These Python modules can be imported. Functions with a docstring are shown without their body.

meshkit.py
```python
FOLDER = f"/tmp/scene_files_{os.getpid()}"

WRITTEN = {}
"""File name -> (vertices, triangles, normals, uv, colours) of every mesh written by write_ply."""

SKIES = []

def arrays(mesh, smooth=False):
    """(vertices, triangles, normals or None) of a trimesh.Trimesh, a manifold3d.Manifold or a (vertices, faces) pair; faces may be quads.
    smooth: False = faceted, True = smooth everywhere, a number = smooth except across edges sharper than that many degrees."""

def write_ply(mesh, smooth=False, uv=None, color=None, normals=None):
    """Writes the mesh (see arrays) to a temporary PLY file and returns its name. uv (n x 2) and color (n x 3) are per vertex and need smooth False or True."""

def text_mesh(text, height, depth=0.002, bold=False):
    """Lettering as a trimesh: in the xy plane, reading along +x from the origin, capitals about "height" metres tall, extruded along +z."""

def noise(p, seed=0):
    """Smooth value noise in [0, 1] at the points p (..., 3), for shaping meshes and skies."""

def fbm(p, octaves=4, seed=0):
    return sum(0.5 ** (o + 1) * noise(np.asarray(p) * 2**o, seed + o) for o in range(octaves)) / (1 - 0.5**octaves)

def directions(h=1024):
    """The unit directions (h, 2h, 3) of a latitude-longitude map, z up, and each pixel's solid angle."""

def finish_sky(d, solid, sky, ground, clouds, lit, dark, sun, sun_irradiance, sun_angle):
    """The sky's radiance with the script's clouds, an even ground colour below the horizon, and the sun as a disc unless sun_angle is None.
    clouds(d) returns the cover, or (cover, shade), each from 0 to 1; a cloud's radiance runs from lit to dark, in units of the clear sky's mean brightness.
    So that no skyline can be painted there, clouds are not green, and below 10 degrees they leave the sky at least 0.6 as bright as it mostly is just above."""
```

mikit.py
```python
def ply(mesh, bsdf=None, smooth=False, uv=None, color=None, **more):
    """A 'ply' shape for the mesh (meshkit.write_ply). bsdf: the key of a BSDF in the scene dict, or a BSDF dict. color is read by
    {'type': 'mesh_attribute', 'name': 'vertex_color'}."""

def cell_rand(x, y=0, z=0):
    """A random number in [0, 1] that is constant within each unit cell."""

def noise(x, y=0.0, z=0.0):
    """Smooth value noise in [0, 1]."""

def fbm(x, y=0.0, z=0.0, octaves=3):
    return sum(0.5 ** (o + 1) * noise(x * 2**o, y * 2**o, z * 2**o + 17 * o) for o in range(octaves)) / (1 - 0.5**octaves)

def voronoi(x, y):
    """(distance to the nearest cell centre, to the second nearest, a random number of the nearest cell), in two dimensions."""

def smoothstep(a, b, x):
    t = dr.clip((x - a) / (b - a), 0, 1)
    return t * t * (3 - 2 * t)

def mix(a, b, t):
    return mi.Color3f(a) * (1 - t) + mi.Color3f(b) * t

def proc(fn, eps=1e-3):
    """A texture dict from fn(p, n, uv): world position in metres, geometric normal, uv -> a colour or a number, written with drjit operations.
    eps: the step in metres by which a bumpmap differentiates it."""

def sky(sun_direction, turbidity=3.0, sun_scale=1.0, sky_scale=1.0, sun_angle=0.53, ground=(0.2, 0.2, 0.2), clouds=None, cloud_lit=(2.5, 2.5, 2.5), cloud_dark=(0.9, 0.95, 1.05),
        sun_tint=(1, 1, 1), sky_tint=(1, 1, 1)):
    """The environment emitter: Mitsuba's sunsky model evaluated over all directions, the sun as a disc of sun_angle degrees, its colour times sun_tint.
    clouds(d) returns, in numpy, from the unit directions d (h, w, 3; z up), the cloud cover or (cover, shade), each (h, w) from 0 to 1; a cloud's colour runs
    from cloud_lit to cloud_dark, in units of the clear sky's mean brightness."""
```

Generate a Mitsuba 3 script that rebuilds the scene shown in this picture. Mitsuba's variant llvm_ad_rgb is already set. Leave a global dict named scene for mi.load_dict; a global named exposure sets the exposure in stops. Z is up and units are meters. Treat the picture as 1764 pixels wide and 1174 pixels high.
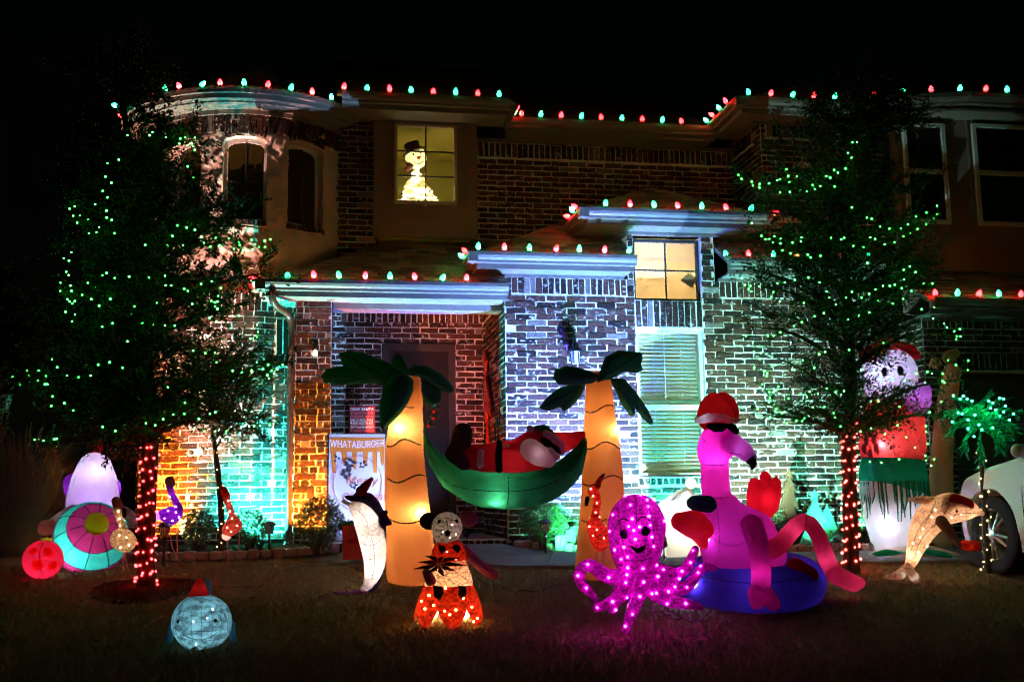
import math, random
import numpy as np, trimesh, mitsuba as mi, drjit as dr, mikit, meshkit
import manifold3d as m3
from shapely.geometry import Polygon, box as sbox
from shapely import affinity
from mikit import noise, fbm, cell_rand, smoothstep, mix, proc
T = mi.ScalarTransform4f
PI = math.pi
scene, labels, count = {}, {}, {}

# ------------------------------------------------------------------ camera, sky, exposure
FOC, EYE = 1880.0, np.array([0, 0, 0.54])          # focal length in photograph pixels (1764 wide), eye
YAW, PIT, ROL = np.radians([9.75, 8.3, 0.8])
FWD = np.array([math.sin(YAW)*math.cos(PIT), math.cos(YAW)*math.cos(PIT), math.sin(PIT)])
_r0 = np.array([math.cos(YAW), -math.sin(YAW), 0]); _d0 = -np.cross(_r0, FWD)
RGT = _r0*math.cos(ROL)+_d0*math.sin(ROL); DWN = _d0*math.cos(ROL)-_r0*math.sin(ROL)
scene['camera'] = {'type': 'perspective', 'fov': math.degrees(2*math.atan(882/FOC)), 'fov_axis': 'x', 'near_clip': 0.1, 'far_clip': 2000.0,
                   'to_world': T().look_at(EYE.tolist(), (EYE+FWD).tolist(), (-DWN).tolist())}
scene['night_sky'] = {**mikit.sky([0.3, -1, 0.08], turbidity=3, sun_scale=0.0, sky_scale=9e-3/64, ground=(0.05, 0.05, 0.05)), 'sampling_weight': 6.0}
LS = 1/64                                            # a night exposure: dim lamps, long exposure
exposure = 6.5

# ------------------------------------------------------------------ helpers
def at(u, v, Y):
    "the point at distance Y in front of the eye that shows at (u, v) of the photograph (used to measure it)"
    q = FWD+RGT*((u-882)/FOC)+DWN*((v-587)/FOC)
    return q*(Y/q[1])+EYE
def gz(x, y):
    "height of the lawn"
    x, y = np.asarray(x, float), np.asarray(y, float)
    t = np.clip((13.0-y)/7.2, 0, 1.0)
    return -0.92*(t*t*(3-2*t)*0.45+t*0.55)
def gnd(u, v):
    lo, hi = 4.0, 14.5
    for _ in range(50):
        m = (lo+hi)/2; p = at(u, v, m)
        if p[2] > gz(p[0], p[1]): lo = m
        else: hi = m
    return at(u, v, lo)
def px(Y, p=None):
    "metres of one photograph pixel at distance Y"
    return Y/FOC
def num(key):
    n = count.get(key, -1)+1; count[key] = n
    return key if n == 0 else f'{key}_{n:03d}'
def thing(name, label, cat, group=None):
    global CUR
    k = CUR = num(name); labels[k] = {'label': label, 'category': cat}
    if group: labels[k]['group'] = group
    return k
def emit(rgb, sw=1.0):
    return {'type': 'area', 'radiance': {'type': 'rgb', 'value': [float(c)*LS for c in rgb]}, 'sampling_weight': sw}
def add(parent, name, mesh, mat, smooth=False, label=None, kind=None, light=None, uv=None, color=None, place=None):
    k = num(f'{parent}__{name}' if parent else name)
    if not isinstance(mesh, dict) and len(mesh[1] if isinstance(mesh, tuple) else mesh.faces) == 0: print('EMPTY', k); return k
    d = mesh if isinstance(mesh, dict) else mikit.ply(mesh, mat, smooth, uv=uv, color=color)
    d = dict(d)
    if place is not None: d['to_world'] = place
    if light: d['emitter'] = light
    scene[k] = d
    if label: labels.setdefault(k, {})['label'] = label
    if kind: labels.setdefault(k, {})['kind'] = kind
    return k
def struct(name, mesh, mat, smooth=False, kind='structure', label=None, cat=None, **kw):
    k = add(None, name, mesh, mat, smooth, kind=kind, **kw)
    if label: labels[k]['label'] = label
    if cat: labels[k]['category'] = cat
    return k
LAMP = None
def bulb_light(name, pos, rgb, sw=4.0, r=.05, parent=None):
    "a lamp inside a thing; rgb is its intensity"
    global LAMP
    LAMP = LAMP or mikit.ply(trimesh.creation.icosphere(1), 'lamp_glass', True)
    sw = .35*sw
    add(parent or CUR, 'lamp', LAMP, None, place=T().translate([float(c) for c in pos]) @ T().scale(float(r)), light=emit([c/(PI*r*r) for c in rgb], sw))
def bx(x0, x1, y0, y1, z0, z1):
    m = trimesh.creation.box((x1-x0, y1-y0, z1-z0)); m.apply_translation(((x0+x1)/2, (y0+y1)/2, (z0+z1)/2)); return m
def cat(*ms):
    return trimesh.util.concatenate([m for m in ms if m is not None])
def tube(pts, r, sides=6, caps=True):
    p = np.asarray(pts, float); n = len(p); r = np.broadcast_to(r, (n,)).astype(float)
    t = np.gradient(p, axis=0); t /= np.linalg.norm(t, axis=1, keepdims=True)+1e-12
    a = np.cross(t[0], [0, 0, 1.0] if abs(t[0][2]) < .9 else [1.0, 0, 0]); A = []
    for i in range(n):
        a = a-t[i]*np.dot(a, t[i]); a /= np.linalg.norm(a)+1e-12; A.append(a)
    A = np.array(A); B = np.cross(t, A); g = np.arange(sides)*2*PI/sides
    v = (p[:, None]+r[:, None, None]*(np.cos(g)[None, :, None]*A[:, None]+np.sin(g)[None, :, None]*B[:, None])).reshape(-1, 3)
    f = []
    for i in range(n-1):
        for j in range(sides):
            k = (j+1) % sides; a0, a1, b0, b1 = i*sides+j, i*sides+k, (i+1)*sides+j, (i+1)*sides+k
            f += [[a0, a1, b1], [a0, b1, b0]]
    if caps:
        v = np.vstack([v, p[0], p[-1]]); c0, c1 = len(v)-2, len(v)-1
        for j in range(sides):
            k = (j+1) % sides
            f += [[c0, k, j], [c1, (n-1)*sides+j, (n-1)*sides+k]]
    return trimesh.Trimesh(v, np.array(f), process=False)
def lathe(prof, pos=(0, 0, 0), sides=24, axis=None):
    m = trimesh.creation.revolve(np.array(prof, float), sections=sides)
    if axis is not None: m.apply_transform(trimesh.geometry.align_vectors([0, 0, 1], axis))
    m.apply_translation(pos); return m
def ball(pos, r, sub=2, scale=(1, 1, 1)):
    m = trimesh.creation.icosphere(sub, radius=1.0); m.apply_scale(np.array(scale)*r); m.apply_translation(pos); return m
def curve(pts, n=24):
    "smooth curve through points"
    from scipy.interpolate import CubicSpline, PchipInterpolator
    p = np.asarray(pts, float); d = np.r_[0, np.cumsum(np.linalg.norm(np.diff(p[:, :3], axis=0), axis=1))]
    return CubicSpline(d, p)(np.linspace(0, d[-1], n))
def hull_sphere(p, r, seg=18):
    return m3.Manifold.sphere(float(r), seg).translate([float(c) for c in p])
def blob(chains, res=0.02, it=8, seg=18):
    "one smooth body: every chain is a list of (x, y, z, r); neighbours are hulled, all are joined, refined and smoothed"
    parts = []
    for ch in chains:
        if len(ch) == 1: parts.append(hull_sphere(ch[0][:3], ch[0][3], seg))
        for a, b in zip(ch, ch[1:]):
            parts.append(m3.Manifold.batch_hull([hull_sphere(a[:3], a[3], seg), hull_sphere(b[:3], b[3], seg)]))
    m = m3.Manifold.batch_boolean(parts, m3.OpType.Add).refine_to_length(res)
    g = m.to_mesh(); t = trimesh.Trimesh(g.vert_properties[:, :3], g.tri_verts)
    if it: trimesh.smoothing.filter_taubin(t, lamb=.5, nu=.52, iterations=it)
    return t
def pchain(Y, pts):
    "chain given as (u, v, radius in pixels[, depth offset])"
    out = []
    for q in pts:
        y = Y+(q[3] if len(q) > 3 else 0); p = at(q[0], q[1], y)
        out.append((*p, q[2]*y/FOC*1.03))
    return out
def cchain(Y, pts, n=12):
    "the same through a smooth curve"
    q = np.array([(*p, 0) if len(p) < 4 else p for p in pts], float)
    d = np.r_[0, np.cumsum(np.linalg.norm(np.diff(q[:, :2], axis=0), axis=1))]
    from scipy.interpolate import PchipInterpolator, CubicSpline
    tt = np.linspace(0, d[-1], n); out = np.column_stack([CubicSpline(d, q[:, :2])(tt), PchipInterpolator(d, q[:, 2:])(tt)])
    return pchain(Y, out)
def flat(Y, pts, thick, smooth_n=0, round_=0):
    "a flat shape of a real thickness whose outline is measured at distance Y; pts are (u, v)"
    c = [at(u, v, Y) for u, v in pts]; pg = Polygon([(p[0], p[2]) for p in c]).buffer(0)
    if round_: pg = pg.buffer(-round_).buffer(2*round_).buffer(-round_)
    ms = []
    for g in getattr(pg, 'geoms', [pg]):
        m = trimesh.creation.extrude_polygon(g, thick, engine='earcut')
        v = m.vertices.copy(); m.vertices = np.column_stack([v[:, 0], Y+thick/2-v[:, 2], v[:, 1]]); ms.append(m)
    m = cat(*ms)
    if m.volume < 0: m.invert()
    return m
def pillow(Y, pts, bulge, edge=0.25, res=0.02):
    "a puffed shape: the outline (u, v) at distance Y, thickest away from its edge"
    c = [at(u, v, Y) for u, v in pts]; pg = Polygon([(p[0], p[2]) for p in c]).buffer(0)
    x0, z0, x1, z1 = pg.bounds; nx, nz = max(4, int((x1-x0)/res)), max(4, int((z1-z0)/res))
    from shapely import contains_xy, distance, points
    from scipy.spatial import Delaunay
    b = pg.exterior; L = b.length; k = max(12, int(L/res)); bp = np.array([b.interpolate(i*L/k).coords[0] for i in range(k)])
    gx, gy = np.meshgrid(np.linspace(x0, x1, nx+1), np.linspace(z0, z1, nz+1)); g = np.column_stack([gx.ravel(), gy.ravel()])
    ins = contains_xy(pg.buffer(-res*.45), g[:, 0], g[:, 1]); P2 = np.vstack([bp, g[ins]])
    tri = Delaunay(P2).simplices; cen = P2[tri].mean(1); tri = tri[contains_xy(pg, cen[:, 0], cen[:, 1])]
    a = P2[tri]; cr = (a[:, 1, 0]-a[:, 0, 0])*(a[:, 2, 1]-a[:, 0, 1])-(a[:, 1, 1]-a[:, 0, 1])*(a[:, 2, 0]-a[:, 0, 0])
    tri = tri[np.abs(cr) > 1e-9]; cr = cr[np.abs(cr) > 1e-9]; tri[cr < 0] = tri[cr < 0][:, ::-1]
    dd = distance(points(P2), b); w = edge*max(x1-x0, z1-z0); h = bulge*np.sqrt(np.clip(1-(1-np.clip(dd/w, 0, 1))**2, 0, 1)); nb = len(bp)
    h[:nb] = 0
    vf = np.column_stack([P2[:, 0], Y-h, P2[:, 1]]); vb = np.column_stack([P2[nb:, 0], Y+h[nb:], P2[nb:, 1]])
    back = np.where(tri < nb, tri, tri+len(vf)-nb)
    return trimesh.Trimesh(np.vstack([vf, vb]), np.vstack([tri, back[:, ::-1]]), process=False)
def crumple(m, amp=.004, freq=9.0, seed=0):
    "wrinkled cloth: small folds along the normals"
    v, n = m.vertices, m.vertex_normals; q = v*freq; w = meshkit.fbm(q*[1, 1, .55], 3, seed)-.5; w2 = np.abs(meshkit.noise(q*[2.3, 2.3, .8]+7, seed)-.5); m.vertices = v+n*(amp*(2*w-2.2*w2+.5))[:, None]; return m
def on_front(m, u, v, Y):
    "first point of mesh m that shows at (u, v), and its normal"
    d = at(u, v, Y)-EYE; tr = m.vertices[m.faces]; e1, e2 = tr[:, 1]-tr[:, 0], tr[:, 2]-tr[:, 0]; h = np.cross(d, e2); a = (e1*h).sum(1); a = np.where(np.abs(a) < 1e-12, 1e-12, a)
    s = EYE-tr[:, 0]; w = (s*h).sum(1)/a; q = np.cross(s, e1); z = (q@d)/a; t = (e2*q).sum(1)/a; ok = (w >= 0) & (z >= 0) & (w+z <= 1) & (t > 0)
    if not ok.any(): return at(u, v, Y), None
    i = np.where(ok)[0][np.argmin(t[ok])]; n = np.cross(e1[i], e2[i]); n /= np.linalg.norm(n)
    return EYE+d*t[i], (n if n@d < 0 else -n)
BALL = None
def minis(parent, mesh, uv, Y, col, r=.012, sw=.08, off=.004, seed=1, jit=.3):
    "mini bulbs sitting on the surface of a mesh"
    global BALL
    BALL = BALL or mikit.ply(ball((0, 0, 0), 1, 1), 'pane_white', True); rg = np.random.default_rng(seed)
    for u, v in uv:
        p, n = on_front(mesh, u, v, Y)
        if n is None: continue
        p = p+n*(off+r*.3); k = rg.uniform(1-jit, 1+jit)
        add(parent, 'bulb', BALL, None, place=T().translate([float(c) for c in p]) @ T().scale(float(r*rg.uniform(.85, 1.2))), light=emit([c*k for c in col], sw))
def seam(parent, mesh, uv, Y, r=.004, mat='black_mat', n=0, name='seam'):
    pts = [on_front(mesh, u, v, Y) for u, v in (uv if not n else curve(np.array(uv, float), n))]
    pts = [(p, q) for p, q in pts if q is not None]
    if len(pts) > 1: add(parent, name, tube([p+q*r*.3 for p, q in pts], r, 5), mat, 40)

# ------------------------------------------------------------------ materials
def rgb(*c): return {'type': 'rgb', 'value': [float(x) for x in c]}
def paint(name, c, rough=.5, spec=.4, **kw):
    scene[name] = {'type': 'twosided', 'bsdf': {'type': 'principled', 'base_color': rgb(*c) if isinstance(c, tuple) else c, 'roughness': rough, 'specular': spec, **kw}}
def cloth(name, c, trans=1.0, rough=.65):
    "thin fabric that lets light through"
    scene[name] = {'type': 'principledthin', 'base_color': rgb(*c) if isinstance(c, tuple) else c, 'roughness': rough, 'diff_trans': float(trans), 'spec_trans': 0.0}
def mottled(c, amt=.25, sc=8.0, c2=None):
    c2 = c2 or tuple(x*(1-amt) for x in c); c = tuple(x*(1+amt*.5) for x in c)
    return proc(lambda p, n, uv: mix(c2, c, fbm(p.x*sc, p.y*sc, p.z*sc)))
def brick_fn(p, n, uv):
    i = uv.x; j = uv.x*57.31-dr.floor(uv.x*57.31)
    c = mix((.022, .015, .013), (.066, .031, .022), smoothstep(.1, .75, i))
    c = dr.select(i > .94, mix((.13, .10, .085), (.20, .165, .14), j), c)
    c = dr.select((i > .5) & (i < .53), mi.Color3f(.10, .045, .03), c)
    c = c*(0.75+0.5*fbm(p.x*45, p.y*45, p.z*45))
    sm = smoothstep(.60, .74, fbm(p.x*26+3, p.y*26, p.z*30))*smoothstep(.35, .9, j)*.75 + smoothstep(.70, .78, fbm(p.x*60, p.y*60, p.z*60+9))*.4
    return mix(c, mi.Color3f(.50, .48, .44), dr.clip(sm, 0, 1))
scene['brick_mat'] = {'type': 'diffuse', 'reflectance': proc(brick_fn)}
def mortar_fn(p, n, uv):
    a = fbm(p.x*30, p.y*30, p.z*30); b = fbm(p.x*3, p.y*3, p.z*3+5)
    return mix((.42, .40, .36), (.68, .66, .61), dr.clip(a*.6+b*.5, 0, 1))
scene['mortar_mat'] = {'type': 'diffuse', 'reflectance': proc(mortar_fn)}
def shingle_fn(p, n, uv):
    return mix((.09, .078, .066), (.26, .215, .17), uv.x)*(0.55+0.9*noise(p.x*160, p.y*160, p.z*160))
scene['shingle_mat'] = {'type': 'twosided', 'bsdf': {'type': 'diffuse', 'reflectance': proc(shingle_fn)}}
scene['stucco_mat'] = {'type': 'diffuse', 'reflectance': mottled((.46, .36, .31), .35, 5)}
paint('trim_mat', mottled((.135, .118, .102), .18, 3), .5)
paint('siding_mat', mottled((.17, .105, .085), .2, 4), .6)
paint('sash_mat', (.45, .43, .40), .4)
paint('bronze_mat', (.03, .026, .024), .4)
paint('door_mat', mottled((.018, .012, .010), .3, 12), .35)
paint('black_mat', (.012, .012, .013), .4)
paint('wire_mat', (.01, .03, .015), .5)
paint('dark_room', (.035, .03, .015), .9, 0.0)
paint('blind_mat', (.62, .60, .52), .5)
scene['lamp_glass'] = {'type': 'diffuse', 'reflectance': rgb(.5, .5, .5)}
scene['pane_mat'] = {'type': 'thindielectric', 'int_ior': 1.5}
def concrete_fn(p, n, uv):
    return mix((.10, .095, .09), (.21, .205, .20), fbm(p.x*6, p.y*6, p.z*6, octaves=5))
scene['concrete_mat'] = {'type': 'diffuse', 'reflectance': proc(concrete_fn)}
def lawn_fn(p, n, uv):
    a = fbm(p.x*1.3, p.y*1.3, 0.0); b = fbm(p.x*22, p.y*22, 3.0, octaves=4)
    return mix((.11, .088, .045), (.30, .235, .12), dr.clip(a*.7+b*.5-.1, 0, 1))
scene['lawn_mat'] = {'type': 'diffuse', 'reflectance': proc(lawn_fn)}
def mulch_fn(p, n, uv):
    return mix((.012, .008, .006), (.05, .032, .022), fbm(p.x*40, p.y*40, p.z*40))
scene['mulch_mat'] = {'type': 'diffuse', 'reflectance': proc(mulch_fn)}
# ------------------------------------------------------------------ ground
def sheet(xs, ys, off=0.0, bump=0.0, seed=0):
    X, Y = np.meshgrid(xs, ys); Z = gz(X, Y)+off
    if bump: Z = Z+bump*(meshkit.fbm(np.stack([X*.9, Y*.9, X*0], -1), 3, seed)-.5)
    v = np.column_stack([X.ravel(), Y.ravel(), Z.ravel()]); nx, ny = len(xs), len(ys); f = []
    i, j = np.meshgrid(np.arange(nx-1), np.arange(ny-1)); a = (j*nx+i).ravel()
    return trimesh.Trimesh(v, np.vstack([np.column_stack([a, a+1, a+nx+1]), np.column_stack([a, a+nx+1, a+nx])]), process=False)
xs = np.r_[-400, -150, -60, -30, np.arange(-14, 22, .3), 30, 60, 150, 400]; ys = np.r_[-300, -60, -10, 0, 3, np.arange(4.5, 16, .15), 18, 25, 60, 150, 500]
struct('lawn', sheet(xs, ys, 0, .05), 'lawn_mat', True, label='dry brown winter lawn in front of the house', cat='lawn')
def lawn_z(x, y): return gz(x, y)+.05*(meshkit.fbm(np.stack([x*.9, y*.9, x*0], -1), 3, 0)-.5)
rng = np.random.default_rng(5)
N = 150000
bxs, bys = rng.uniform(-4.2, 9.5, N), 7.3+5.5*rng.random(N)**1.35
hd = np.array([0.0])
keep = (np.abs(bxs-bys*.17) < bys*.56+.3) & ~((bxs > .1) & (bxs < 2.3) & (bys > 11.7)) & ~((bys > 11.9) & (bxs > 2.2) & (bxs < 7.2)) & ~((bys > 12.2) & (bxs < .3)) & (bxs < 6.8)
bxs, bys = bxs[keep], bys[keep]; N = len(bxs); bzs = lawn_z(bxs, bys)
an, hh, ww = rng.uniform(0, 2*PI, N), rng.uniform(.018, .05, N), rng.uniform(.003, .006, N)
ln = rng.normal(0, .018, (N, 2)); tip = np.column_stack([bxs+ln[:, 0], bys+ln[:, 1], bzs+hh]); dx = np.column_stack([np.cos(an), np.sin(an), an*0])*ww[:, None]
base = np.column_stack([bxs, bys, bzs-.004]); gv = np.stack([base-dx, base+dx, tip], 1).reshape(-1, 3)
def blade_fn(p, n, uv):
    return mix(mix((.11, .11, .035), (.27, .21, .09), fbm(p.x*1.2, p.y*1.2, 1.0)), (.36, .28, .14), cell_rand(p.x*90, p.y*90)*.6)
scene['blade_mat'] = {'type': 'twosided', 'bsdf': {'type': 'diffuse', 'reflectance': proc(blade_fn)}}
struct('grass', (gv, np.arange(3*N).reshape(-1, 3)), 'blade_mat', kind='stuff', label='short dormant grass blades across the dark lawn', cat='grass')
# path to the porch and its edges
def path_pt(u, v, off=.012):
    p = gnd(u, v); return [p[0], p[1], gz(p[0], p[1])+.05+off]
pl = [(.25, 13.0), (2.05, 13.0), (2.18, 12.55), (2.55, 12.2), (3.4, 11.95), (5.4, 11.75), (6.9, 11.7), (6.9, 11.05), (5.0, 11.1), (3.2, 11.2), (1.9, 11.35), (.9, 11.9), (.35, 12.5)]
pp = Polygon(pl); pm = trimesh.creation.extrude_polygon(pp, .10, engine='earcut'); pm = pm.subdivide().subdivide().subdivide(); pv = pm.vertices.copy()
pv[:, 2] = np.where(pv[:, 2] > .05, gz(pv[:, 0], pv[:, 1])+.045, gz(pv[:, 0], pv[:, 1])-.06); pm.vertices = pv
struct('walkway', pm, 'concrete_mat', label='pale curved concrete walkway leading to the porch step', cat='walkway')
dv = sheet(np.r_[6.9, 7.5, 8.5, 10, 14, 20], np.r_[4.5:12.5:.25], .03)
dvv = dv.vertices.copy(); dv2 = dv.copy(); dv2.vertices = dvv-[0, 0, .12]; dv2.invert()
struct('driveway', dv, 'concrete_mat', True, label='concrete driveway under the white car at the right edge', cat='driveway')
# planting beds
def bed(name, poly, h, label):
    m = trimesh.creation.extrude_polygon(Polygon(poly), .1, engine='earcut').subdivide().subdivide().subdivide(); v = m.vertices.copy()
    e = meshkit.fbm(np.column_stack([v[:, 0]*5, v[:, 1]*5, v[:, 0]*0]), 3)
    v[:, 2] = np.where(v[:, 2] > .05, np.maximum(gz(v[:, 0], v[:, 1]), -.2)+h+.05*e, gz(v[:, 0], v[:, 1])-.08); m.vertices = v
    struct(name, m, 'mulch_mat', label=label, cat='planting bed')
bed('planting_bed', [(2.2, 13.0), (2.3, 12.62), (2.75, 12.32), (3.6, 12.08), (5.4, 11.9), (7.0, 11.9), (7.2, 13.0)], .05, 'mulched bed along the brick wall right of the walkway')
bed('planting_bed', [(-3.2, 14.2), (-3.0, 12.7), (-1.6, 12.35), (-.5, 12.45), (.2, 12.75), (.2, 13.1), (-.4, 13.4)], .05, 'mulched bed below the round brick corner')
# ------------------------------------------------------------------ the house
H = thing('brick_house', 'two-storey dark brick house with rounded left corner, porch and strings of roof lights', 'house')
rb = np.random.default_rng(11)
BR = []           # (holder, 8 corner points, id)
CO, BL, GAP = .0762, .254, .011
def front(Y): return lambda a, z, o: (a, Y-o, z)
def leftface(X): return lambda a, z, o: (X-o, a, z)
def rightface(X): return lambda a, z, o: (X+o, a, z)
def drum(cx, cy, R): return lambda a, z, o: (cx+(R+o)*math.sin(a/R), cy-(R+o)*math.cos(a/R), z)
def one(holder, fn, a0, a1, z0, z1, flip=False):
    if a1-a0 < .03 or z1-z0 < .02: return
    j = lambda: rb.normal(0, .0036); o = .009+rb.normal(0, .003)
    A0, A1, Z0, Z1 = a0+GAP/2, a1-GAP/2, z0+GAP/2, z1-GAP/2
    q = [(A0+j(), Z0+j()), (A1+j(), Z0+j()), (A1+j(), Z1+j()), (A0+j(), Z1+j())]
    P = [fn(a, z, -.02) for a, z in q]+[fn(a+(.003 if k in (0, 3) else -.003), z+(.003 if k < 2 else -.003), o) for k, (a, z) in enumerate(q)]
    BR.append((holder, np.array(P), rb.random(), flip))
def bricks(holder, fn, a0, a1, z0, z1, holes=(), soldiers=(), phase=0.0, flip=False, corner=()):
    stops = list(holes)+list(soldiers)
    k = 0; z = z1
    while z > z0+.02:
        zl = max(z-CO, z0); zc = (z+zl)/2
        free = [(a0, a1)]
        for s in stops:
            if s[2]-.012 < zc < s[3]+.012:
                nf = []
                for f in free:
                    if s[1] <= f[0] or s[0] >= f[1]: nf.append(f); continue
                    if s[0] > f[0]: nf.append((f[0], s[0]))
                    if s[1] < f[1]: nf.append((s[1], f[1]))
                free = nf
        off = (phase+(k % 2)*.5+rb.normal(0, .012))*BL
        for f in free:
            i0 = math.floor((f[0]-off)/BL)
            for i in range(i0, i0+int((f[1]-f[0])/BL)+3):
                b0, b1 = max(off+i*BL, f[0]), min(off+(i+1)*BL, f[1])
                if b1-b0 < .045: continue
                one(holder, fn, b0, b1, zl, z, flip)
        z -= CO; k += 1
    for s in soldiers:
        n = max(1, round((s[1]-s[0])/.078)); w = (s[1]-s[0])/n
        for i in range(n): one(holder, fn, s[0]+i*w, s[0]+(i+1)*w, s[2], s[3], flip)
def slab(fn, a0, a1, z0, z1, holes=(), depth=.22):
    pg = sbox(a0, z0, a1, z1)
    for h in holes: pg = pg.difference(sbox(h[0], h[2], h[1], h[3]))
    ms = []
    for g in getattr(pg, 'geoms', [pg]):
        m = trimesh.creation.extrude_polygon(g, depth, engine='earcut'); v = m.vertices
        m.vertices = np.array([fn(p[0], p[1], -p[2]) for p in v]); ms.append(m)
    m = cat(*ms); 
    if m.volume < 0: m.invert()
    return m
def wall(fn, a0, a1, z0, z1, holes=(), soldiers=(), label=None, phase=0., depth=.22, flip=False):
    w = add(H, 'wall', slab(fn, a0, a1, z0, z1, holes, depth), 'mortar_mat', label=label)
    bricks(w, fn, a0, a1, z0, z1, holes, soldiers, phase, flip)
    return w
G = 13.0
HI = (3.80, 4.68, 3.00, 3.80); LO = (3.80, 4.68, .80, 2.64)
wall(front(G), 2.15, 7.25, -.3, 3.26, [(3.80, 4.68, 3.0, 3.3), LO], [(2.24, 3.70, 3.05, 3.26), (4.92, 7.2, 3.05, 3.26), (3.80, 4.68, 2.66, 2.99), (3.78, 4.70, .70, .79)], 'brick front wall with two windows')
wall(front(G-.003), 3.72, 3.795, 3.26, 3.83); wall(front(G-.003), 4.685, 4.86, 3.26, 3.83)
wall(leftface(2.15), 13.0, 14.9, .0, 3.2, soldiers=[(13.2, 14.9, 2.99, 3.2)], label='side wall of the porch lit red', flip=True)
wall(front(14.9), -.2, 2.15, .0, 3.22, [(.75, 1.76, .0, 2.69)], [(.2, 2.1, 2.98, 3.2)], 'shaded brick wall round the front door')
wall(rightface(.06), 13.5, 14.9, .0, 3.2, soldiers=[(13.5, 14.9, 2.98, 3.2)])
pil = add(H, 'pillar', bx(-.36, .06, 13.1, 13.52, -.3, 2.94), 'mortar_mat', label='slender brick porch pillar beside the downspout')
pf = front(13.1); z = 2.94; k = 0
while z > -.3:
    if k < 3: cuts = [-.36, -.27, -.20, .06] if k != 1 else [-.36, -.27, -.20, .06]
    elif k % 4 in (3, 1): cuts = [-.36, -.11, -.02, .06]
    else: cuts = [-.36, -.28, -.19, .06] if k % 4 == 0 else [-.36, -.29, -.21, -.1, .06]
    cuts = [c+(rb.normal(0, .012) if 0 < i < len(cuts)-1 else 0) for i, c in enumerate(cuts)]
    for a, b in zip(cuts, cuts[1:]): one(pil, pf, a, b, z-CO, z)
    one(pil, leftface(-.36), 13.1, 13.31, z-CO, z, True); one(pil, leftface(-.36), 13.31, 13.52, z-CO, z, True)
    one(pil, rightface(.06), 13.1, 13.31, z-CO, z); one(pil, rightface(.06), 13.31, 13.52, z-CO, z)
    z -= CO; k += 1
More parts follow.
